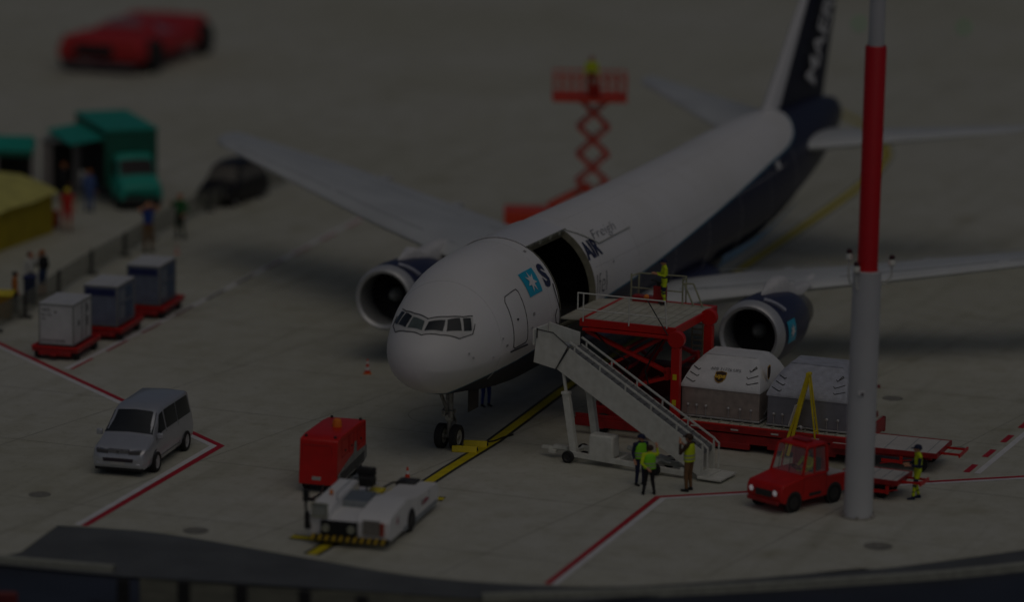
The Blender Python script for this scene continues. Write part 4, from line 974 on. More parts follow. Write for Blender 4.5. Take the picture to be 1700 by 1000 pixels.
b = tb(); b.span((-.04,1.16,.5),(.03,1.28,.95)); b.build('tail_light', mat('tail_red', (.4,.05,.03), .4), tr)
b = tb(); n = 22
for k in range(n):
    y0 = -1.3+k*2.75/n; y1 = y0+2.75/n; sl = .05
    b.hexa([(.0,y0,.22),(.14,y0,.22),(.14,y1,.22),(.0,y1,.22),(.0,y0+sl,.4),(.12,y0+sl,.4),(.12,y1+sl,.4),(.0,y1+sl,.4)], k % 2)
b.build('striped_bumper', [mat('stripe_yellow', (.5,.33,.02), .5), mat('stripe_black', (.015,.015,.012), .5)], tr)
b = tb(); b.lathe([(0,.42),(.02,.42)], (-2.7,TW+.0,.42), (0,1,0), 24, caps=True); b.build('wheel_arch', DARK, tr)
for x in (-2.7,): wheel('wheel', tr, (x, TW-.06, .42), .4, .22, rim=mat('rim_black', (.03,.03,.03), .5))
wheel('wheel', tr, (-2.7,-TW+.06,.42), .4, .22, rim=MATS['rim_black']); wheel('wheel', tr, (-.9,-TW+.1,.4), .38, .2, rim=MATS['rim_black'])
b = tb(); b.tube([(.0,-1.35,.55),(.02,-1.5,1.3),(.0,-1.5,1.75)], .05, 8); b.box((.0,-1.5,1.72),(.16,.2,.42)); b.box((.02,-1.45,.85),(.12,.16,.6)); b.build('mirror_pole', BLACK, tr, bevel=.02)
b = tb(); b.span((-.02,-1.3,.98),(.03,-.72,1.02)); b.span((-.02,-1.3,1.45),(.03,-.72,1.48)); b.span((-.02,-1.3,1.0),(.03,-1.27,1.46)); b.span((-.02,-.75,1.0),(.03,-.72,1.46)); b.build('lamp_guard', mat('guard_olive', (.3,.31,.2), .5), tr)
b = tb(); b.span((-.09,-1.27,1.02),(-.05,-.75,1.45)); b.build('front_window', mat('window_pale', (.4,.42,.38), .2), tr)
b = tb(); b.extr([(-.9,1.462,.7),(-1.1,1.462,.72),(-1.05,1.462,.98)], (0,.006,0)); b.extr([(-4.0,1.462,.62),(-4.9,1.462,.66),(-4.5,1.462,.8)], (0,.006,0)); b.build('red_logo', mat('logo_red', (.4,.03,.08), .5), tr)
place_text('leos', .42, 'tractor_lettering', mat('letter_grey2', (.2,.15,.17), .5), tr, (-3.9,1.463,.6), (-1,0,0), (0,0,1))
for x in (-1.3,-3.6,-4.9):
    b = tb(); b.tube([(x,TW+.002,.5),(x,TW+.002,.95)], .008, 4); b.build('panel_seam', GREY, tr)
b = tb(); b.tube([(-1.3,.3,1.15),(-1.3,1.3,1.15)], .008, 4); b.build('panel_seam', GREY, tr)
b = tb(); b.tube([(-1.0,-.7,1.35),(-1.0,-.7,1.62),(-3.3,-.7,1.72),(-3.3,-.7,1.5)], .022, 6); b.build('hand_rail', GREY, tr)
b = tb(); b.lathe([(0,.17),(.02,.19),(.04,.17)], (-3.3,-.35,1.45), (.7,0,.7), 16); b.cyl((-3.3,-.35,1.1),(-3.3,-.35,1.45),.03,n=8); b.build('steering_wheel', BLACK, tr)
b = tb(); b.tube([(-4.6,-.1,1.0),(-5.0,.1,1.08),(-5.2,.5,1.1)], .035, 6); b.build('hydraulic_hose', BLACK, tr)
b = tb(); b.lathe([(0,.07),(.1,.07),(.16,.04),(.16,.001)], (-1.6,-1.1,1.4), (0,0,1), 12); b.build('beacon', ORANGE, tr)
b = tb(); b.span((-1.8,1.452,.2),(-5.9,1.462,.38)); b.build('lower_skirt', GREY, tr)

# ------------------------------------------------------------------ van and cars
class Body:
    """hull from cross sections: (x, z_bottom, z_belt, z_top, half width low, belt, top)"""
    def __init__(s, secs): s.s = secs
    def sec(s, x):
        q = s.s
        for i in range(len(q)-1):
            a, b_ = q[i], q[i+1]
            if a[0] >= x >= b_[0]:
                t = (a[0]-x)/(a[0]-b_[0]+1e-9); return [a[k]*(1-t)+b_[k]*t for k in range(7)]
        return list(q[0] if x > q[0][0] else q[-1])
    def pt(s, x, v, off=0.):      # v 0..1 from bottom right side(-y) .. top centre = .5 .. other side
        S_ = s.sec(x); _, zb, zl, zt, wl, wb_, wt = S_; sg = -1
        if v > .5: v = 1-v; sg = 1
        K = [(0, wl*.93, zb), (.06, wl, zb+.1), (.14, wl*1.02, zb*.5+zl*.5), (.22, wb_, zl), (.34, wt, zt-.09*min(1,(zt-zl)*2)), (.38, wt*.9, zt-.02*min(1,(zt-zl)*3)), (.5, 0, zt+.02)]
        for i in range(len(K)-1):
            if K[i][0] <= v <= K[i+1][0]+1e-9:
                t = (v-K[i][0])/(K[i+1][0]-K[i][0]); y = K[i][1]*(1-t)+K[i+1][1]*t; z = K[i][2]*(1-t)+K[i+1][2]*t; break
        return Vector((x, sg*y, z))
    def nrm(s, x, v):
        a = s.pt(x+.01, v)-s.pt(x-.01, v); b_ = s.pt(x, min(1, v+.01))-s.pt(x, max(0, v-.01)); n = a.cross(b_)
        n = n.normalized() if n.length > 1e-9 else Vector((0,0,1))
        c = Vector((x*.0, 0, 1.0)); 
        if n.dot(s.pt(x, v)-Vector((x, 0, .8))) < 0: n = -n
        return n
    def hull(s, name, m, parent, smooth=40):
        b = MB(); xs = [q[0] for q in s.s]; X = []
        for i in range(len(xs)-1): X += [xs[i]+(xs[i+1]-xs[i])*k/3 for k in range(3)]
        X.append(xs[-1]); V = [0,.03,.06,.1,.14,.18,.22,.28,.34,.36,.38,.44,.5]; V += [1-v for v in V[-2::-1]]
        rows = [[s.pt(x, v) for v in V] for x in X]; b.grid(rows, 0, closed=True); b.face(rows[0]); b.face(rows[-1])
        return b.build(name, m, parent, smooth=smooth)
    def patch(s, name, quad, m, parent, off=.012, n=6):   # quad (x,v)x4
        b = MB(); rows = []; (a0,t0),(a1,t1),(a2,t2),(a3,t3) = quad
        for i in range(n+1):
            u = i/n; row = []
            for j in range(n+1):
                v = j/n; x = (1-v)*((1-u)*a0+u*a1)+v*((1-u)*a3+u*a2); t = (1-v)*((1-u)*t0+u*t1)+v*((1-u)*t3+u*t2)
                row.append(s.pt(x, t)+s.nrm(x, t)*off)
            rows.append(row)
        b.grid(rows); return b.build(name, m, parent)
vA = yaw(G(303,744), G(249,783)); vO = (G(152,789)+G(242,794))/2
van = thing('silver_van', 'silver passenger van parked inside the red and white stand line', 'van', vO, vA, s=1.13)
VB = Body([(.08,.42,.6,.62,.62,.6,.5), (.02,.3,.75,.78,.82,.78,.7), (-.12,.26,.86,.9,.9,.87,.8), (-.75,.26,.98,1.13,.94,.9,.82), (-.95,.26,1.02,1.2,.95,.91,.83), (-1.75,.26,1.08,1.86,.95,.92,.74), (-2.2,.26,1.08,1.94,.95,.92,.76), (-4.4,.26,1.08,1.93,.95,.92,.78), (-4.72,.28,1.08,1.86,.94,.9,.75), (-4.88,.32,1.05,1.2,.9,.86,.8), (-4.9,.4,.9,1.0,.88,.84,.78)])
hull = VB.hull('body', SILV, van)
VB.patch('windscreen', [(-.99,.345),(-1.7,.36),(-1.7,.64),(-.99,.655)], GLASS, van, .012)
for sg in (0, 1):
    f = (lambda v: v) if sg == 0 else (lambda v: 1-v)
    VB.patch('front_door_window', [(-1.15,f(.235)),(-2.05,f(.235)),(-2.05,f(.33)),(-1.72,f(.33))], GLASS, van, .008)
    VB.patch('side_window', [(-2.15,f(.235)),(-3.25,f(.235)),(-3.25,f(.33)),(-2.15,f(.33))], GLASS, van, .008)
    VB.patch('side_window', [(-3.3,f(.235)),(-4.6,f(.235)),(-4.5,f(.33)),(-3.3,f(.33))], GLASS, van, .008)
    s_ = -1 if sg == 0 else 1
    b = MB(); b.box((-1.12, s_*1.04, 1.16), (.12,.2,.18)); b.build('wing_mirror', SILV, van, bevel=.03)
    b = MB(); b.extr([(.045,s_*.34,.74),(.045,s_*.72,.76),(.045,s_*.76,.9),(.045,s_*.36,.86)], (-.16,0,.0)); b.build('headlight', mat('headlamp_dark', (.09,.09,.1), .1, spec=1), van, bevel=.01)
    b = MB(); b.tube([VB.pt(x, f(v))+VB.nrm(x, f(v))*.004 for x, v in ((-1.1,.23),(-1.1,.08),(-2.05,.08),(-2.1,.23))], .008, 4); b.tube([VB.pt(x, f(v))+VB.nrm(x, f(v))*.004 for x, v in ((-2.1,.08),(-3.3,.08),(-3.28,.23))], .008, 4); b.build('door_seam', DARK, van)
b = MB(); b.extr([(.055,-.33,.78),(.055,.33,.78),(.04,.36,.9),(.04,-.36,.9)], (-.12,0,0)); b.build('grille', mat('grille_chrome', (.2,.2,.22), .3, metal=.5), van, bevel=.01)
b = MB()
for z in (.80,.84,.88): b.span((.058,-.33,z),(.066,.33,z+.012))
b.build('grille_bar', mat('chrome', (.6,.6,.62), .2, metal=.7), van)
b = MB(); b.lathe([(0,.075),(.012,.075),(.014,.06)], (.066,0,.84), (1,0,0), 20); bd = b.build('round_badge', MATS['chrome'], van)
b = MB(); b.beam((.085,-.05,.89),(.085,-.015,.8),.006,.012); b.beam((.085,-.015,.8),(.085,0,.84),.006,.012); b.beam((.085,0,.84),(.085,.015,.8),.006,.012); b.beam((.085,.015,.8),(.085,.05,.89),.006,.012); b.build('badge_letters', DARK, bd)
b = MB(); b.extr([(.095,-.5,.5),(.095,.5,.5),(.09,.52,.62),(.09,-.52,.62)], (-.1,0,0)); b.build('lower_grille', mat('intake_dark', (.04,.03,.04), .5), van, bevel=.01)
b = MB(); b.span((.08,-.75,.34),(-.1,.75,.48)); b.build('bumper', SILV, van, bevel=.05, seg=3)
b = MB(); b.span((.0,-.8,.2),(-4.7,.8,.3)); b.build('underbody', BLACK, van)
b = MB(); b.span((.08,-.24,.4),(.105,.24,.5)); b.build('number_plate', mat('plate_grey', (.5,.5,.48), .5), van)
ALLOY = mat('alloy', (.5,.51,.51), .4)
for x in (-.95, -3.95):
    for sg in (-1, 1):
        b = MB(); b.lathe([(0,.385),(.012,.385)], (x, sg*.945, .36), (0,sg,0), 28, caps=True); b.build('wheel_arch', BLACK, van)
        wheel('wheel', van, (x, sg*.93, .335), .335, .2, rim=ALLOY, rr=.66)
# dark estate car at the far left
dc = thing('dark_car', 'black car parked beyond the crowd barriers', 'car', G(350,345), R(-112), s=1.08)
CB = Body([(.0,.35,.6,.62,.7,.68,.6), (-.15,.22,.7,.74,.84,.82,.74), (-1.0,.2,.95,1.1,.95,.93,.8), (-1.6,.2,1.05,1.8,.95,.93,.72), (-2.6,.2,1.05,1.92,.95,.93,.72), (-3.9,.2,1.05,1.86,.95,.93,.7), (-4.3,.25,1.0,1.2,.93,.9,.75), (-4.4,.4,.7,.75,.8,.78,.7)])
CB.hull('body', mat('car_black', (.018,.017,.018), .4, spec=.25), dc)
CB.patch('windscreen', [(-1.05,.345),(-1.56,.36),(-1.56,.64),(-1.05,.655)], mat('car_glass', (.13,.12,.1), .3), dc)
mat('tint_glass', (.04,.035,.035), .45, spec=.15)
for f in ((lambda v: v), (lambda v: 1-v)): CB.patch('side_window', [(-1.3,f(.235)),(-4.0,f(.235)),(-3.8,f(.33)),(-1.65,f(.33))], MATS['car_glass'], dc, .008)
for y in (-.62,.62):
    b = MB(); b.box((-.1,y,.6),(.12,.3,.14)); b.build('headlight', MATS['lamp_pale'], dc, bevel=.03)
b = MB(); b.box((.0,0,.42),(.06,.9,.16)); b.build('grille', MATS['lamp_pale'], dc)
for x in (-.8,-3.5):
    for sg in (-1,1): wheel('wheel', dc, (x, sg*.84, .32), .32, .2, rim=ALLOY)
# big red low tractor far away
rc = thing('red_vehicle', 'long low red vehicle with dark grille, far away on the empty apron', 'vehicle', (G(92,122)+G(236,124))/2, yaw(G(345,85), G(243,122)), s=1.08)
RB = Body([(.05,.9,1.6,1.8,2.5,2.4,2.2), (-.4,.75,1.8,2.1,2.6,2.5,2.3), (-2.6,.75,1.85,2.2,2.7,2.5,2.2), (-3.1,.75,1.85,2.25,2.7,2.5,1.7), (-4.3,.75,1.85,2.75,2.7,2.5,1.0), (-5.4,.75,1.85,2.7,2.7,2.5,1.0), (-6.2,.75,1.8,1.9,2.7,2.5,2.3), (-9.6,.75,1.95,2.2,2.7,2.5,2.3), (-11.2,.8,2.0,2.3,2.6,2.5,2.3), (-11.6,.9,1.7,1.8,2.4,2.2,2.0)])
RB.hull('body', mat('faded_red', (.5,.02,.02), .5), rc)
b = MB(); b.span((.1,-1.5,1.0),(-.2,.9,1.75)); b.build('grille', mat('grille_black', (.012,.012,.014), .5), rc, bevel=.05)
RB.patch('windscreen', [(-3.4,.355),(-4.9,.37),(-4.9,.63),(-3.4,.645)], mat('pink_glass', (.3,.15,.17), .2), rc, .02)
for f in ((lambda v: v), (lambda v: 1-v)): RB.patch('side_window', [(-4.2,f(.24)),(-6.6,f(.24)),(-6.2,f(.32)),(-5.0,f(.32))], MATS['pink_glass'], rc, .02)
b = MB(); b.span((.12,-2.2,.35),(-.3,2.2,.62)); b.build('bumper', mat('bumper_grey', (.12,.1,.11), .5), rc, bevel=.05)
for x in (-2.0,-10.2):
    for sg in (-1,1): wheel('wheel', rc, (x, sg*2.6, .98), .98, .7, rim=DARK)

# ------------------------------------------------------------------ dollies with containers at the left
def box_dolly(label, p, ang, s=1.):
    t = thing('container_dolly', label, 'dolly', p, ang, 'red dollies in a row', s=s); L, Wd, h = 2.9, 2.0, .5
    b = MB(); b.span((-L,0,h-.16),(0,Wd,h)); b.build('frame', RED2, t, bevel=.015)
    b = MB(); 
    for (a, c) in (((-L,-.02,h),(0,.06,h+.07)), ((-L,Wd-.06,h),(0,Wd+.02,h+.07)), ((-.05,.061,h),(.03,Wd-.061,h+.07)), ((-L-.03,.061,h),(-L+.05,Wd-.061,h+.07))): b.span(a, c)
    b.build('rim', RED, t, bevel=.01)
    for x in (-.35,-L+.45):
        for y in (.15, Wd-.15): wheel('wheel', t, (x, y, .23), .23, .18, rim=DARK)
    b = MB(); b.span((-.1,.3,.2),(.05,Wd-.3,.36)); b.box((.1,Wd/2,.26),(.3,.3,.1)); b.build('draw_gear', RED2, t, bevel=.02)
    return t
def box_cont(label, p, ang, side, front, w_=1.52, d_=2.25, h=1.72, mk=False):
    t = thing('unit_container', label, 'container', p, ang, 'box containers on the dollies')
    b = MB(); b.span((-d_+.03,.03,.03),(-.03,w_-.03,h-.03)); b.build('body', front, t)
    b = MB(); e = .05
    for x in (-d_,-e):
        for y in (0, w_-e): b.span((x,y,0),(x+e,y+e,h))
    for z in (0, h-e):
        for y in (0, w_-e): b.span((-d_+e,y,z),(-e,y+e,z+e))
        for x in (-d_,-e): b.span((x,e,z),(x+e,w_-e,z+e))
    b.build('edge_frame', mat('frame_grey', (.3,.31,.3), .4, metal=.3), t)
    b = MB(); b.span((-d_+.01,.01,h-.01),(-.01,w_-.01,h+.04)); b.build('roof', BOXW, t, bevel=.01)
    if mk:
        T_ = mat('stencil_black', (.06,.06,.065), .6)
        place_text('AKE', .2, 'stencil', T_, t, (.0+.004-.03+.005,.12,h-.32), (0,1,0), (0,0,1)); place_text('81176', .17, 'stencil', T_, t, (-.02,.12,h-.52), (0,1,0), (0,0,1)); place_text('MB', .12, 'stencil', T_, t, (-.02,.12,h-.68), (0,1,0), (0,0,1))
        place_text('ENVIROTAINER', .15, 'stencil', T_, t, (-.02,.1,.12), (0,1,0), (0,0,1))
        b = MB(); b.face([(-.02,.66,h-.3),(-.02,.8,h-.3),(-.02,.73,h-.4)]); b.build('stencil', T_, t)
        b = MB(); b.box((-.7,w_-.02,.85),(.12,.01,.22)); b.box((-1.75,w_-.02,.75),(.14,.01,.4)); b.box((-1.75,w_-.02,1.3),(.14,.01,.3)); b.tube([(-1.1,w_-.02,.1),(-1.1,w_-.02,h-.1)],.012,4); b.tube([(-1.55,w_-.02,.1),(-1.55,w_-.02,h-.1)],.012,4); b.build('latch', T_, t)
    else:
        pn = mat('pane_grey', (.22,.26,.33), .4, var=.2)
        b = MB(); b.span((-.02,.1,h-.42),(-.01,w_-.12,h-.14)); b.build('front_stripe', mat('stripe_navy', (.02,.03,.12), .5), t)
        for (x0_, x1_, z0_, z1_) in ((-.35,-1.0,.95,1.45), (-1.2,-1.9,1.05,1.5), (-.3,-.95,.25,.8), (-1.15,-1.95,.2,.85)):
            b = MB(); b.span((x1_,w_-.02,z0_),(x0_,w_-.005,z1_)); b.build('side_panel', pn if x0_ > -1 else mat('pane_blue', (.07,.12,.22), .5), t)
    return t
dd = [((55,592),(130,598),(160,575),'nearest',1.0), ((147,553),(205,566),(226,545),'middle',1.0), ((222,520),(272,527),(298,500),'farthest',1.0)]
info = [('white container with black stencils on the nearest dolly', BOXW, BOXW, True), ('blue grey container on the middle dolly', BLUEBOX, BLUEBOX, False), ('blue grey container on the farthest dolly of the row', mat('blue_grey_2', (.15,.18,.25), .5, var=.2), MATS['blue_grey_2'], False)]
dist = [(127, 601), (200, 568), (270, 532)]
for k, ((px, py), (lab, m1, m2, mk)) in enumerate(zip(dist, info)):
    p = G(px, py); a = R(-103)
    dl = box_dolly('%s red dolly of the row of three, carrying a box container' % ('nearest', 'middle', 'farthest')[k], p, a)
    dl.location = p; t0 = ulocal(Vector((p.x, p.y, 0)), a, -.32, -2.0+.22+.02, .58)
    # local +y is screen right side; shift so the dolly spans to the left of p
    dl.location = ulocal(Vector((p.x, p.y, 0)), a, 0, -1.95)
    box_cont(lab, ulocal(Vector((p.x, p.y, 0)), a, -.3, -1.75, .575), a, m1, m2, mk=mk)

# ------------------------------------------------------------------ crowd barriers
FM = mat('barrier_grey', (.2,.205,.17), .5, metal=.2, var=.2)
fp = [G(x, y) for x, y in ((-60,590), (-8,552), (40,530), (96,492), (150,457), (206,427), (250,399), (296,375), (345,352), (392,338), (436,322), (478,306))]
bar0 = None
for i in range(len(fp)-1):
    a, c = fp[i], fp[i+1]; L = (c-a).length
    if bar0 is None:
        bar0 = thing('crowd_barrier', 'x', 'barrier', a, 0, 'grey crowd barriers in a line')
        b = MB(); b.tube([(.04,0,.08),(.04,0,1.05),(.96,0,1.05),(.96,0,.08)], .02, 5); b.tube([(.04,0,.18),(.96,0,.18)], .014, 4)
        b.build('frame', FM, bar0)
        b = MB()
        for k in range(34): b.box((.06+k*.0265, 0, .61), (.009,.014,.85))
        b.build('bars', FM, bar0)
        b = MB(); b.span((.02,-.28,0),(.06,.28,.1)); b.build('foot', DARK, bar0); b = MB(); b.box((.04,0,.6),(.035,.1,1.0)); b.build('post', DARK, bar0)
        o = bar0
    else: o = copy_tree(bar0)
    o['label'] = ['first barrier from the left, cut by the frame', 'barrier beside the yellow bin', 'barrier in front of the boy in orange', 'barrier beside the woman in dark blue', 'barrier behind the nearest dolly', 'barrier behind the middle dolly', 'barrier just left of the man in brown trousers', 'barrier between the man in brown trousers and the one in green', 'barrier right of the person in green', 'barrier in front of the black car', 'barrier at the far right end of the barrier line'][i]
    o.location = a; o.rotation_euler = (0, 0, yaw(a, c)); o.scale = (L, 1, 1.05)

# ------------------------------------------------------------------ green truck, stall, tent
GRN = mat('teal_green', (.012,.36,.27), .5, var=.15, vs=1.5); GRD = mat('deep_green', (.008,.13,.085), .6, var=.2)
tk = thing('green_truck', 'bright green box truck with open side and raised awning flap', 'truck', G(236,350), R(-69), s=1.06)
b = MB(); b.span((-1.8,-1.3,.9),(-7.6,1.25,3.55)); b.build('box_body', GRD, tk, bevel=.05)
b = MB(); b.span((-1.75,-1.35,3.56),(-7.65,1.3,3.68)); b.build('box_roof', GRN, tk, bevel=.03)
b = MB(); b.hexa([(-1.9,-1.36,3.2),(-1.9,-3.0,2.95),(-6.6,-3.0,2.95),(-6.6,-1.36,3.2),(-1.9,-1.36,3.28),(-1.9,-3.0,3.03),(-6.6,-3.0,3.03),(-6.6,-1.36,3.28)]); b.build('awning_flap', GRN, tk)
b = MB(); b.span((-2.0,-1.33,1.0),(-6.6,-1.31,2.9)); b.build('painted_opening', mat('bay_dark', (.012,.012,.012), .9), tk)  # near-black sheet on the closed box, paints the shaded inside of the opening
KB = Body([(.0,.5,.95,1.1,.9,.85,.75), (-.1,.45,1.1,1.25,1.02,.98,.9), (-.7,.45,1.3,1.5,1.05,1.02,.92), (-1.3,.45,1.4,2.35,1.05,1.02,.85), (-1.5,.45,1.4,2.5,1.05,1.02,.88), (-1.85,.45,1.4,2.5,1.05,1.02,.9)])
KB.hull('cab', GRN, tk); KB.patch('windscreen', [(-.78,.36),(-1.25,.37),(-1.25,.63),(-.78,.64)], MATS['tint_glass'], tk)
for f in ((lambda v: v), (lambda v: 1-v)): KB.patch('side_window', [(-.95,f(.24)),(-1.75,f(.24)),(-1.75,f(.32)),(-1.3,f(.32))], MATS['tint_glass'], tk)
b = MB(); b.span((.05,-.95,.35),(-.3,.95,.6)); b.build('bumper', DARK, tk, bevel=.04)
for x in (-.8,-5.8):
    for sg in (-1,1): wheel('wheel', tk, (x, sg*.92, .42), .42, .28, rim=DARK)
b = MB(); b.span((.0,-.8,.35),(-7.4,.8,.85)); b.build('underframe', DARK, tk)
st_ = thing('green_stall', 'market stall with green roof and pale posts at the left edge', 'stall', G(30,322), R(0))
b = MB(); b.hexa([(-4,-.9,2.35),(.9,-.9,2.35),(.9,.8,2.6),(-4,.8,2.6),(-4,-.9,2.5),(.9,-.9,2.5),(.7,.6,2.95),(-4,.6,2.95)]); b.build('roof', GRN, st_, bevel=.02)
b = MB(); b.span((-4,-.93,2.1),(.9,-.9,2.36)); b.build('valance', GRD, st_)
PST = mat('stall_post', (.33,.3,.29), .6, var=.2)
for x, y in ((-.95,-.8),(.82,-.8),(.82,.7),(-2.4,-.8)): b = MB(); b.box((x,y,1.15),(.1,.1,2.3)); b.build('post', PST, st_)
b = MB(); b.span((-3.9,.5,.0),(.7,.6,2.3)); b.build('back_wall', mat('stall_dark', (.03,.025,.02), .8), st_)
b = MB(); b.span((-3.9,-.6,.0),(.6,-.1,.95)); b.build('counter', mat('counter_pale', (.25,.22,.2), .6, var=.3), st_)
s2 = thing('stall_canopy', 'pale curtained booth with silver flap between stall and truck', 'booth', G(112,318), R(8))
b = MB(); b.hexa([(-1.35,-.4,2.9),(.4,-1.3,2.6),(1.0,-.8,2.62),(-.7,.1,2.92),(-1.35,-.4,2.96),(.4,-1.3,2.66),(1.0,-.8,2.68),(-.7,.1,2.98)]); b.build('flap', mat('flap_grey', (.3,.36,.36), .5), s2)
b = MB(); b.span((-1.3,-.35,0),(-.75,-.25,2.8)); b.span((.3,-.6,0),(.65,-.5,2.5)); b.build('curtain', PST, s2, bevel=.02)
b = MB(); b.span((-.75,-.2,0),(.3,-.1,2.6)); b.build('dark_interior', MATS['bay_dark'], s2)
TY = mat('tent_canvas', (.62,.58,.16), .8, var=.2, vs=1.2, bump=.3); TY2 = mat('tent_wall', (.42,.33,.012), .8, var=.2, vs=1.2, bump=.3)
tn = thing('yellow_tent', 'yellow marquee tent with pale ridge roof at the left edge', 'tent', G(88,386), 0)
e0 = G(88,386); e1 = G(0,418); d1 = (e1-e0).normalized(); d2 = Vector((-.72,.69,0)).normalized()
def tl(a, c, z): v = d1*a+d2*c; return (v.x, v.y, z)
b = MB(); b.hexa([tl(0,0,0),tl(9,0,0),tl(9,4,0),tl(0,4,0),tl(0,0,2.0),tl(9,0,2.0),tl(9,4,2.0),tl(0,4,2.0)]); b.build('side_wall', TY2, tn)
rows = []
for k in range(13):
    a = -.25+k*.8; sag = .05*math.sin(k*1.3)
    rows.append([tl(a,-.3,1.95+sag), tl(a,.0,2.12+sag*.6), tl(a,1.0,2.3), tl(a,2.6,2.5+sag), tl(a,6.0,2.3)])
b = MB(); b.grid(rows); b.face([rows[0][i] for i in range(5)]); b.build('roof', TY, tn, smooth=50)

# ------------------------------------------------------------------ scissor lift far behind
sx = Vector((6.2, 43.4, 0))
sl = thing('scissor_lift', 'tall orange-red scissor lift raised behind the fuselage', 'scissor lift', sx, 0)
b = MB(); b.span((-4.4,.6,.35),(2.2,2.6,1.1)); b.build('base', REDO, sl, bevel=.05)
b = MB(); b.beam((-2.2,.9,1.4),(-.2,.7,2.5),.5,.3); b.build('base_ramp', REDO, sl)
n = 4; z0, z1 = 1.3, 6.75; hh = (z1-z0)/n
for k in range(n):
    for yy in (.3, 1.7):
        for sg in (-1, 1):
            b = MB(); b.beam((-.1-sg*.72, yy+sg*.05, z0+k*hh), (-.1+sg*.72, yy+sg*.05, z0+(k+1)*hh), .1, .3, upd=(0,1,0)); b.build('scissor_arm', REDO, sl)
    for q in (-.82,.62): b = MB(); b.cyl((q,.2,z0+k*hh),(q,1.8,z0+k*hh),.1,n=8); b.build('pivot_pin', REDO, sl)
b = MB(); b.span((-2.15,-.1,6.72),(1.5,2.2,6.92)); b.build('platform', REDO, sl, bevel=.02)
b = MB()
for y in (-.05, 2.15):
    for z in (7.25, 7.6, 8.0): b.beam((-2.1,y,z),(1.45,y,z),.06,.07)
    for k in range(9): b.box((-2.1+k*.444,y,7.45),(.06,.06,1.1))
for x in (-2.1,1.45):
    for z in (7.25, 7.6, 8.0): b.beam((x,-.05,z),(x,2.15,z),.06,.07)
b.build('guard_rail', REDO, sl)
b = MB(); b.span((-.4,.3,6.93),(.2,.9,7.5)); b.build('control_box', RED2, sl)

# ------------------------------------------------------------------ foreground fence, bins, taxi lights
fn = thing('bar_fence', 'blurred black bar fence along the bottom edge in the foreground', 'fence', (0,0,0))
for x, y in ((205,1042),(305,1045),(400,1052),(505,1062),(600,1072)):
    g = G(x, y, -.2); b = MB(); b.span((g.x-.2,g.y-.12,-.24),(g.x+.2,g.y+.12,1.4)); b.build('bar', BLACK, fn, bevel=.04)
g0, g1 = G(150,1052,-.2), G(660,1088,-.2); b = MB(); b.beam((g0.x,g0.y,.75),(g1.x,g1.y,.5),.1,.18); b.build('rail', BLACK, fn)
g = G(4, 1010, -.2); b = MB(); b.span((g.x-1.2,g.y-.1,-.24),(g.x+.5,g.y+.1,.35)); tag(b.build('red_board', mat('dull_red', (.16,.02,.02), .6), bevel=.1), 'dull red board at the bottom left corner', 'board')
def bin_(name, px, py, m, lid, label, w_, h):
    t = thing(name, label, 'bin', G(px, py)); b = MB(); b.box((0,0,h/2+.06),(w_*.85,w_*.85,h), top=(1.15,1.15)); b.build('body', m, t, bevel=.03)
    b = MB(); b.box((0,0,h+.1),(w_*1.05,w_*1.05,.1)); b.build('lid', lid, t, bevel=.03)
    for s in (-1, 1): wheel('wheel', t, (s*w_*.35, -w_*.3, .1), .1, .06, rim=DARK)
bin_('yellow_bin', 2, 528, mat('bin_ochre', (.3,.17,.02), .6), YEL, 'yellow wheeled bin with yellow lid at the left edge', 1.1, 1.0)
bin_('blue_bin', 50, 505, mat('bin_blue', (.02,.03,.07), .5), mat('bin_lid_blue', (.02,.03,.12), .5), 'narrow dark blue bin between boy in orange and woman in dark blue', .55, 1.15)
bin_('red_bin', 92, 378, mat('bin_red', (.45,.05,.02), .5), mat('bin_red', (.45,.05,.02), .5), 'small red bin beside the yellow tent', .4, .7)
for px, py, lab in ((1426,46,'small green light on the far apron, near the tail fin'), (1600,52,'small green light on the far apron, right of the mast')):
    t = thing('taxiway_light', lab, 'taxiway light', G(px, py), 0, 'green taxiway lights'); b = MB(); b.lathe([(0,.3),(.1,.25),(.14,.1)], (0,0,0), (0,0,1), 12); b.build('housing', GREY, t)
    b = MB(); b.ball((0,0,.3), .28, 0, 2); b.build('lens', mat('green_lamp', (.04,.55,.08), .3, var=0, emis=.22), t)

# ------------------------------------------------------------------ people
HV = mat('hi_vis_yellow', (.62,.78,.01), .7, var=.1); HVG = mat('hi_vis_green', (.25,.72,.02), .7, var=.1)
CN = mat('cloth_navy', (.015,.02,.06), .8, var=.2, vs=10); CB_ = mat('cloth_black', (.012,.012,.014), .8, var=.2); CBR = mat('cloth_brown', (.2,.11,.045), .8, var=.15, vs=8)
CDB = mat('cloth_dark_brown', (.05,.025,.015), .8); CBL = mat('cloth_blue', (.02,.06,.3), .8); CLB = mat('cloth_light_blue', (.08,.14,.35), .8)
COR = mat('cloth_orange', (.5,.16,.03), .8); CRD = mat('cloth_red', (.6,.03,.02), .8); CGR = mat('cloth_green', (.02,.16,.04), .8); CDG = mat('cloth_dark_green', (.03,.05,.03), .8)
CWH = mat('cloth_white', (.6,.6,.55), .8); HBR = mat('hair_brown', (.04,.02,.01), .7); HBK = mat('hair_black', (.01,.01,.01), .6); HOR = mat('hair_ginger', (.35,.12,.03), .7)
REF = mat('reflective_grey', (.35,.36,.3), .4)
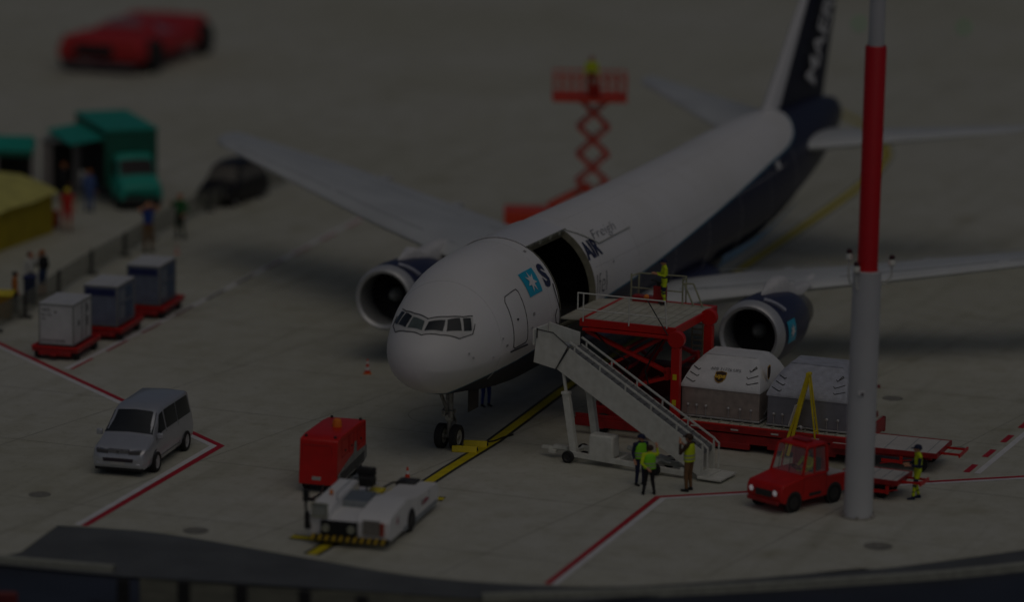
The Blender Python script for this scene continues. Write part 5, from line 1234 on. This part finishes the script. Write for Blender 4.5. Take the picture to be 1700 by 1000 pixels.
def capsule(mb, p, q, r1, r2, n=12, fy=1.):
    p, q = Vector(p), Vector(q); d = q-p; L = max(d.length, 1e-4)
    prof = [(-r1, .001)]+[(-r1*math.cos(a), r1*math.sin(a)) for a in (R(30), R(60), R(90))]+[(L+r2*math.sin(a), r2*math.cos(a)) for a in (0, R(30), R(60))]+[(L+r2, .001)]
    k = len(mb.bm.verts); mb.lathe(prof, p, d if d.length > 1e-4 else (0,0,1), n, 0, True)
    if fy != 1.:
        mb.bm.verts.ensure_lookup_table(); cy = (p.y+q.y)/2
        for v in mb.bm.verts[k:]: v.co.y = cy+(v.co.y-cy)*fy
def person(label, loc, face, top, legs, pose=None, shoe=None, sleeve=None, skin=None, hair=HBR, hat=None, hatrim=False, vest=None, s=1., stripes=None, shorts=None, group=None, sit=False, hold=None, floor=0.):
    """face: world yaw the person looks towards (radians). local +y is forward."""
    P = dict(sL=(-.19,0,1.43), sR=(.19,0,1.43), eL=(-.25,-.03,1.15), eR=(.25,-.03,1.15), wL=(-.25,.08,.9), wR=(.25,.08,.9), hL=(-.09,0,.93), hR=(.09,0,.93), kL=(-.11,.03,.5), kR=(.11,.03,.5), aL=(-.12,0,.09), aR=(.12,0,.09), head=(0,.03,1.64), pel=(0,0,.96), che=(0,0,1.3), nek=(0,0,1.5))
    if pose: P.update(pose)
    P = {k: Vector(v) for k, v in P.items()}; skin = skin or SKIN; sleeve = sleeve or top; shoe = shoe or CB_
    t = thing('person', label, 'person', loc, face-math.pi/2, group, s=s*(1. if sit else 1.22 if loc[0] < -12 else 1.1)); t.scale.x *= 1.14; t.scale.y *= 1.1
    segs = []; mb = MB()
    def seg(p, q, r1, r2, m, fy=1., stops=None): capsule(mb, p, q, r1, r2, 12, fy); segs.append((Vector(p), Vector(q), r1, r2, stops or [(0, m)]))
    seg(P['pel'], P['che'], .145, .165, top, .72, [(0, legs), (.22, stripes or top), (.5 if stripes else .23, top)]); seg(P['che']+Vector((0,0,-.05)), P['che']+Vector((0,0,.13)), .165, .13, top, .68)
    seg(P['sL'], P['sR'], .075, .075, top, .9); seg(P['che']+Vector((0,0,.1)), P['nek'], .07, .052, top); seg(P['nek'], P['head']-Vector((0,.01,.06)), .052, .055, skin)
    H = P['head']; seg(H, H+Vector((0,.005,.03)), .098, .1, skin); seg(H+Vector((0,.035,-.07)), H+Vector((0,.045,-.06)), .058, .055, skin)
    seg(H+Vector((0,.1,-.01)), H+Vector((0,.118,-.035)), .012, .017, skin)
    for sx_ in (-1, 1): seg(H+Vector((sx_*.098,-.005,.01)), H+Vector((sx_*.104,-.005,-.02)), .02, .016, skin)
    sh = shorts
    for c in 'LR':
        seg(P['h'+c], P['k'+c], .092, .062, legs, 1., [(0, legs), (1., legs)] if not stripes else [(0, legs), (.55, stripes), (.97, legs)])
        seg(P['k'+c], P['a'+c], .062, .045, legs, 1., ([(0, legs), (.12, skin)] if sh else ([(0, stripes), (.2, legs), (.55, stripes), (.62, legs), (.9, shoe)] if stripes else [(0, legs), (.95, shoe)])))
        A = P['a'+c]; dk = Vector((0,1,0)); seg(A+Vector((0,-.03,-.045)), A+dk*.15+Vector((0,0,-.055)), .045, .035, shoe)
        S_, E_, W_ = P['s'+c], P['e'+c], P['w'+c]
        seg(S_, E_, .062, .048, sleeve); seg(E_, W_, .047, .034, sleeve, 1., [(0, sleeve), (.85, skin)] if sleeve is not skin else None)
        d = (W_-E_).normalized(); side = d.cross(Vector((0,1,0))); side = side.normalized() if side.length > .1 else Vector((1,0,0))
        pn = side.cross(d).normalized(); C = W_+d*.07
        seg(W_+d*.02, C, .03, .038, skin)
        sgn = -1 if c == 'L' else 1
        for i, ln in enumerate((.062,.075,.07,.055)):
            b0 = C+d*.02+side*(i-1.5)*.021; k1 = b0+d*ln*.6; k2 = k1+d*ln*.4+pn*.03
            seg(b0, k1, .0105, .010, skin); seg(k1, k2, .010, .009, skin)
        th0 = W_+d*.035+side*.03*-sgn; seg(th0, th0+side*.035*-sgn+d*.035+pn*.01, .013, .0105, skin)
    me = bpy.data.meshes.new('tmp'); mb.bm.to_mesh(me); mb.bm.free(); o = bpy.data.objects.new('tmp', me); col.objects.link(o)
    rm = o.modifiers.new('r', 'REMESH'); rm.mode = 'VOXEL'; rm.voxel_size = .0135; smd = o.modifiers.new('s', 'SMOOTH'); smd.iterations = 2; smd.factor = .4
    ev = bpy.data.meshes.new_from_object(o.evaluated_get(bpy.context.evaluated_depsgraph_get())); bpy.data.objects.remove(o); bpy.data.meshes.remove(me)
    mats = []; 
    for g in segs:
        for _, m in g[4]:
            if m not in mats: mats.append(m)
    ev.materials.clear()
    for m in mats: ev.materials.append(m)
    nf = len(ev.polygons); cen = np.empty(nf*3); ev.polygons.foreach_get('center', cen); cen = cen.reshape(-1, 3)
    best = np.full(nf, 1e9); mi = np.zeros(nf, dtype=np.int32)
    for (p, q, r1, r2, stops) in segs:
        p_, d_ = np.array(p), np.array(q-p); L2 = max(1e-8, d_@d_); tt = np.clip(((cen-p_)@d_)/L2, 0, 1)
        ds = np.linalg.norm(cen-p_-tt[:, None]*d_, axis=1)-(r1+(r2-r1)*tt); raw = ((cen-p_)@d_)/L2; idx = np.zeros(nf, dtype=np.int32)
        for s0, m in stops: idx[(tt >= s0)] = mats.index(m)
        k = ds < best; best[k] = ds[k]; mi[k] = idx[k]
    ev.polygons.foreach_set('material_index', mi); ev.polygons.foreach_set('use_smooth', [True]*nf)
    ev.name = 'body'; bo = bpy.data.objects.new('body', ev); col.objects.link(bo); bo.parent = t
    for sx_ in (-1, 1):
        e = MB(); e.ball(H+Vector((sx_*.036,.098,.012)), .011, 0, 1); e.build('eye', CB_, t)
    if hat:
        b = MB(); b.lathe([(-.01,.115),(.05,.112),(.09,.085),(.115,.04),(.12,.001)], H+Vector((0,0,.02)), (0,-.1,1), 18)
        b.lathe([(0,.112),(.0,.001)], H+Vector((0,0,.02)), (0,-.1,1), 18)
        b.hexa([H+Vector(v) for v in ((-.075,.07,.02),(.075,.07,.02),(.05,.2,.012),(-.05,.2,.012),(-.075,.07,.035),(.075,.07,.035),(.05,.2,.026),(-.05,.2,.026))])
        b.build('cap', hat, t)
    if hair:
        b = MB(); ring = []
        b.ball(H+Vector((0,-.018,.028)), .112, 0, 3); 
        bmesh.ops.delete(b.bm, geom=[v for v in b.bm.verts if (v.co.y-H.y > .045 and v.co.z-H.z < .075) or v.co.z-H.z < -.055], context='VERTS')
        b.build('hair', hair, t)
    if vest:
        b = MB(); z0 = P['che'].z-.36; prof = [(0,.2),(.1,.197),(.28,.19),(.42,.185),(.5,.16),(.545,.1)]
        pd = P['che']-P['pel']; ax = (pd.normalized() if pd.length > .1 else Vector((0,0,1)))
        base = P['che']-ax*.36; b.lathe(prof, base, ax, 24)
        for v in b.bm.verts: v.co.y = P['che'].y*.5+(v.co.y-P['che'].y*.5)*.72
        vo = b.build('vest', vest, t)
        for hz in (.06,.17):
            q = MB(); q.lathe([(hz,.205),(hz+.045,.204)], base, ax, 24)
            for v in q.bm.verts: v.co.y = P['che'].y*.5+(v.co.y-P['che'].y*.5)*.72
            q.build('reflective_band', REF, vo)
    return t
DN = R(-90); UP = R(90)
armsup = dict(eL=(-.26,.16,1.22), wL=(-.12,.34,1.42), eR=(.26,.16,1.22), wR=(.12,.34,1.42))
person('person in navy cap and green vest standing back by the stairs', G(1062,806), R(-60), CN, CN, hat=CN, vest=HVG, s=.99, sleeve=CN, pose=dict(kL=(-.1,.04,.5)))
person('person seen from behind in yellow-green vest raising a hand', G(1077,822), R(100), HV, CB_, s=.95, vest=HVG, hair=HBR, sleeve=HV, pose=dict(eR=(.28,.12,1.42), wR=(.24,.14,1.66), aL=(-.17,0,.09), aR=(.17,0,.09), wL=(-.1,-.18,.98), eL=(-.27,-.12,1.15)))
person('person in brown trousers and yellow vest holding an arm up to the face', G(1143,816), R(150), CDB, CBR, hat=CDB, vest=HV, s=1.1, sleeve=CDB, pose=dict(eL=(-.27,.14,1.2), wL=(-.1,.24,1.5), eR=(.26,.12,1.18), wR=(.2,.3,1.35)))
person('person in yellow and navy work suit and blue cap, standing alone at the right', G(1522,829), R(188), HV, HV, hat=CN, hair=CN, stripes=CN, shoe=CN, sleeve=CN, s=1.04, pose=dict(eL=(-.24,.03,1.13), wL=(-.12,.27,1.12), eR=(.24,.03,1.13), wR=(.14,.27,1.12), aL=(-.1,.14,.09), kL=(-.1,.1,.5), aR=(.1,-.08,.09)))
wp = ulocal(LO, LA, -2.0, 3.95, 4.42)
person('person in yellow and navy work suit working on the raised loader platform', wp, R(190), HV, HV, hat=CN, hair=None, stripes=CN, shoe=CB_, s=.93, pose=dict(eL=(-.24,.05,1.15), wL=(-.1,.3,1.2), eR=(.24,.05,1.15), wR=(.1,.3,1.2)), sleeve=HV)
person('person in blue trousers standing under the aircraft nose', G(806,675), R(-60), CN, CBL, s=1., hair=HBR)
tl_ = ulocal(Vector((tg.location.x, tg.location.y, 0)), RA, -.25*1.13, .2*1.13, .25)
person('person in yellow sitting at the wheel inside the red tug', tl_, RA, HV, HV, s=.98, sit=True, hair=HBR, pose=dict(pel=(0,-.05,1.0-.05), hL=(-.09,-.03,.96), hR=(.09,-.03,.96), kL=(-.12,.36,.98), kR=(.12,.36,.98), aL=(-.12,.46,.58), aR=(.12,.46,.58), eL=(-.26,.12,1.2), wL=(-.13,.36,1.2), eR=(.26,.12,1.2), wR=(.13,.36,1.2)))
person('person in brown trousers and blue shirt with hands raised to the head', G(246,419), R(-60), CBL, CBR, s=1.12, hair=HOR, sleeve=SKIN, pose=dict(eL=(-.34,.1,1.56), wL=(-.12,.12,1.66), eR=(.34,.1,1.56), wR=(.12,.12,1.66)))
person('person in green jacket leaning by the barrier line', G(299,396), R(-120), CGR, CDG, s=1.02, hair=HOR, pose=dict(eL=(-.33,.02,1.2), wL=(-.24,.12,1.0), eR=(.33,.02,1.25), wR=(.3,.14,1.38), aL=(-.2,0,.09)))
person('person in red dress and yellow hat beside the yellow tent', G(112,384), R(-80), CRD, CRD, s=1.0, hair=HOR, hat=YEL, shorts=True, sleeve=SKIN)
person('person in light blue clothes at the truck opening', G(148,352), R(60), CLB, CLB, s=1.0, hair=HOR)
person('person in black clothes at the booth beside the truck', G(106,340), R(40), CB_, CB_, s=1.0, hair=HOR)
person('child in orange shirt with black hair behind the barrier', G(25,520), R(20), COR, CN, s=.86, hair=HBK)
person('person with ginger hair in black top and blue shorts near the dolly', G(71,492), R(150), CB_, mat('denim', (.03,.05,.12), .8), s=.98, hair=HOR, shorts=True, sleeve=CB_, pose=dict(eL=(-.25,.1,1.2), wL=(-.15,.3,1.15)))
person('person in white shirt and red scarf behind the blue bin', G(50,497), R(-30), CWH, CDG, s=1.0, hair=mat('hair_maroon', (.09,.02,.02), .7), pose=dict(eL=(-.3,.05,1.3), wL=(-.3,.1,1.55)))
person('person in hi-vis yellow on the scissor lift platform', (sx.x-.25, sx.y+.9, 6.93), R(-90), HV, CDG, s=1., hair=CDG if False else HBK)
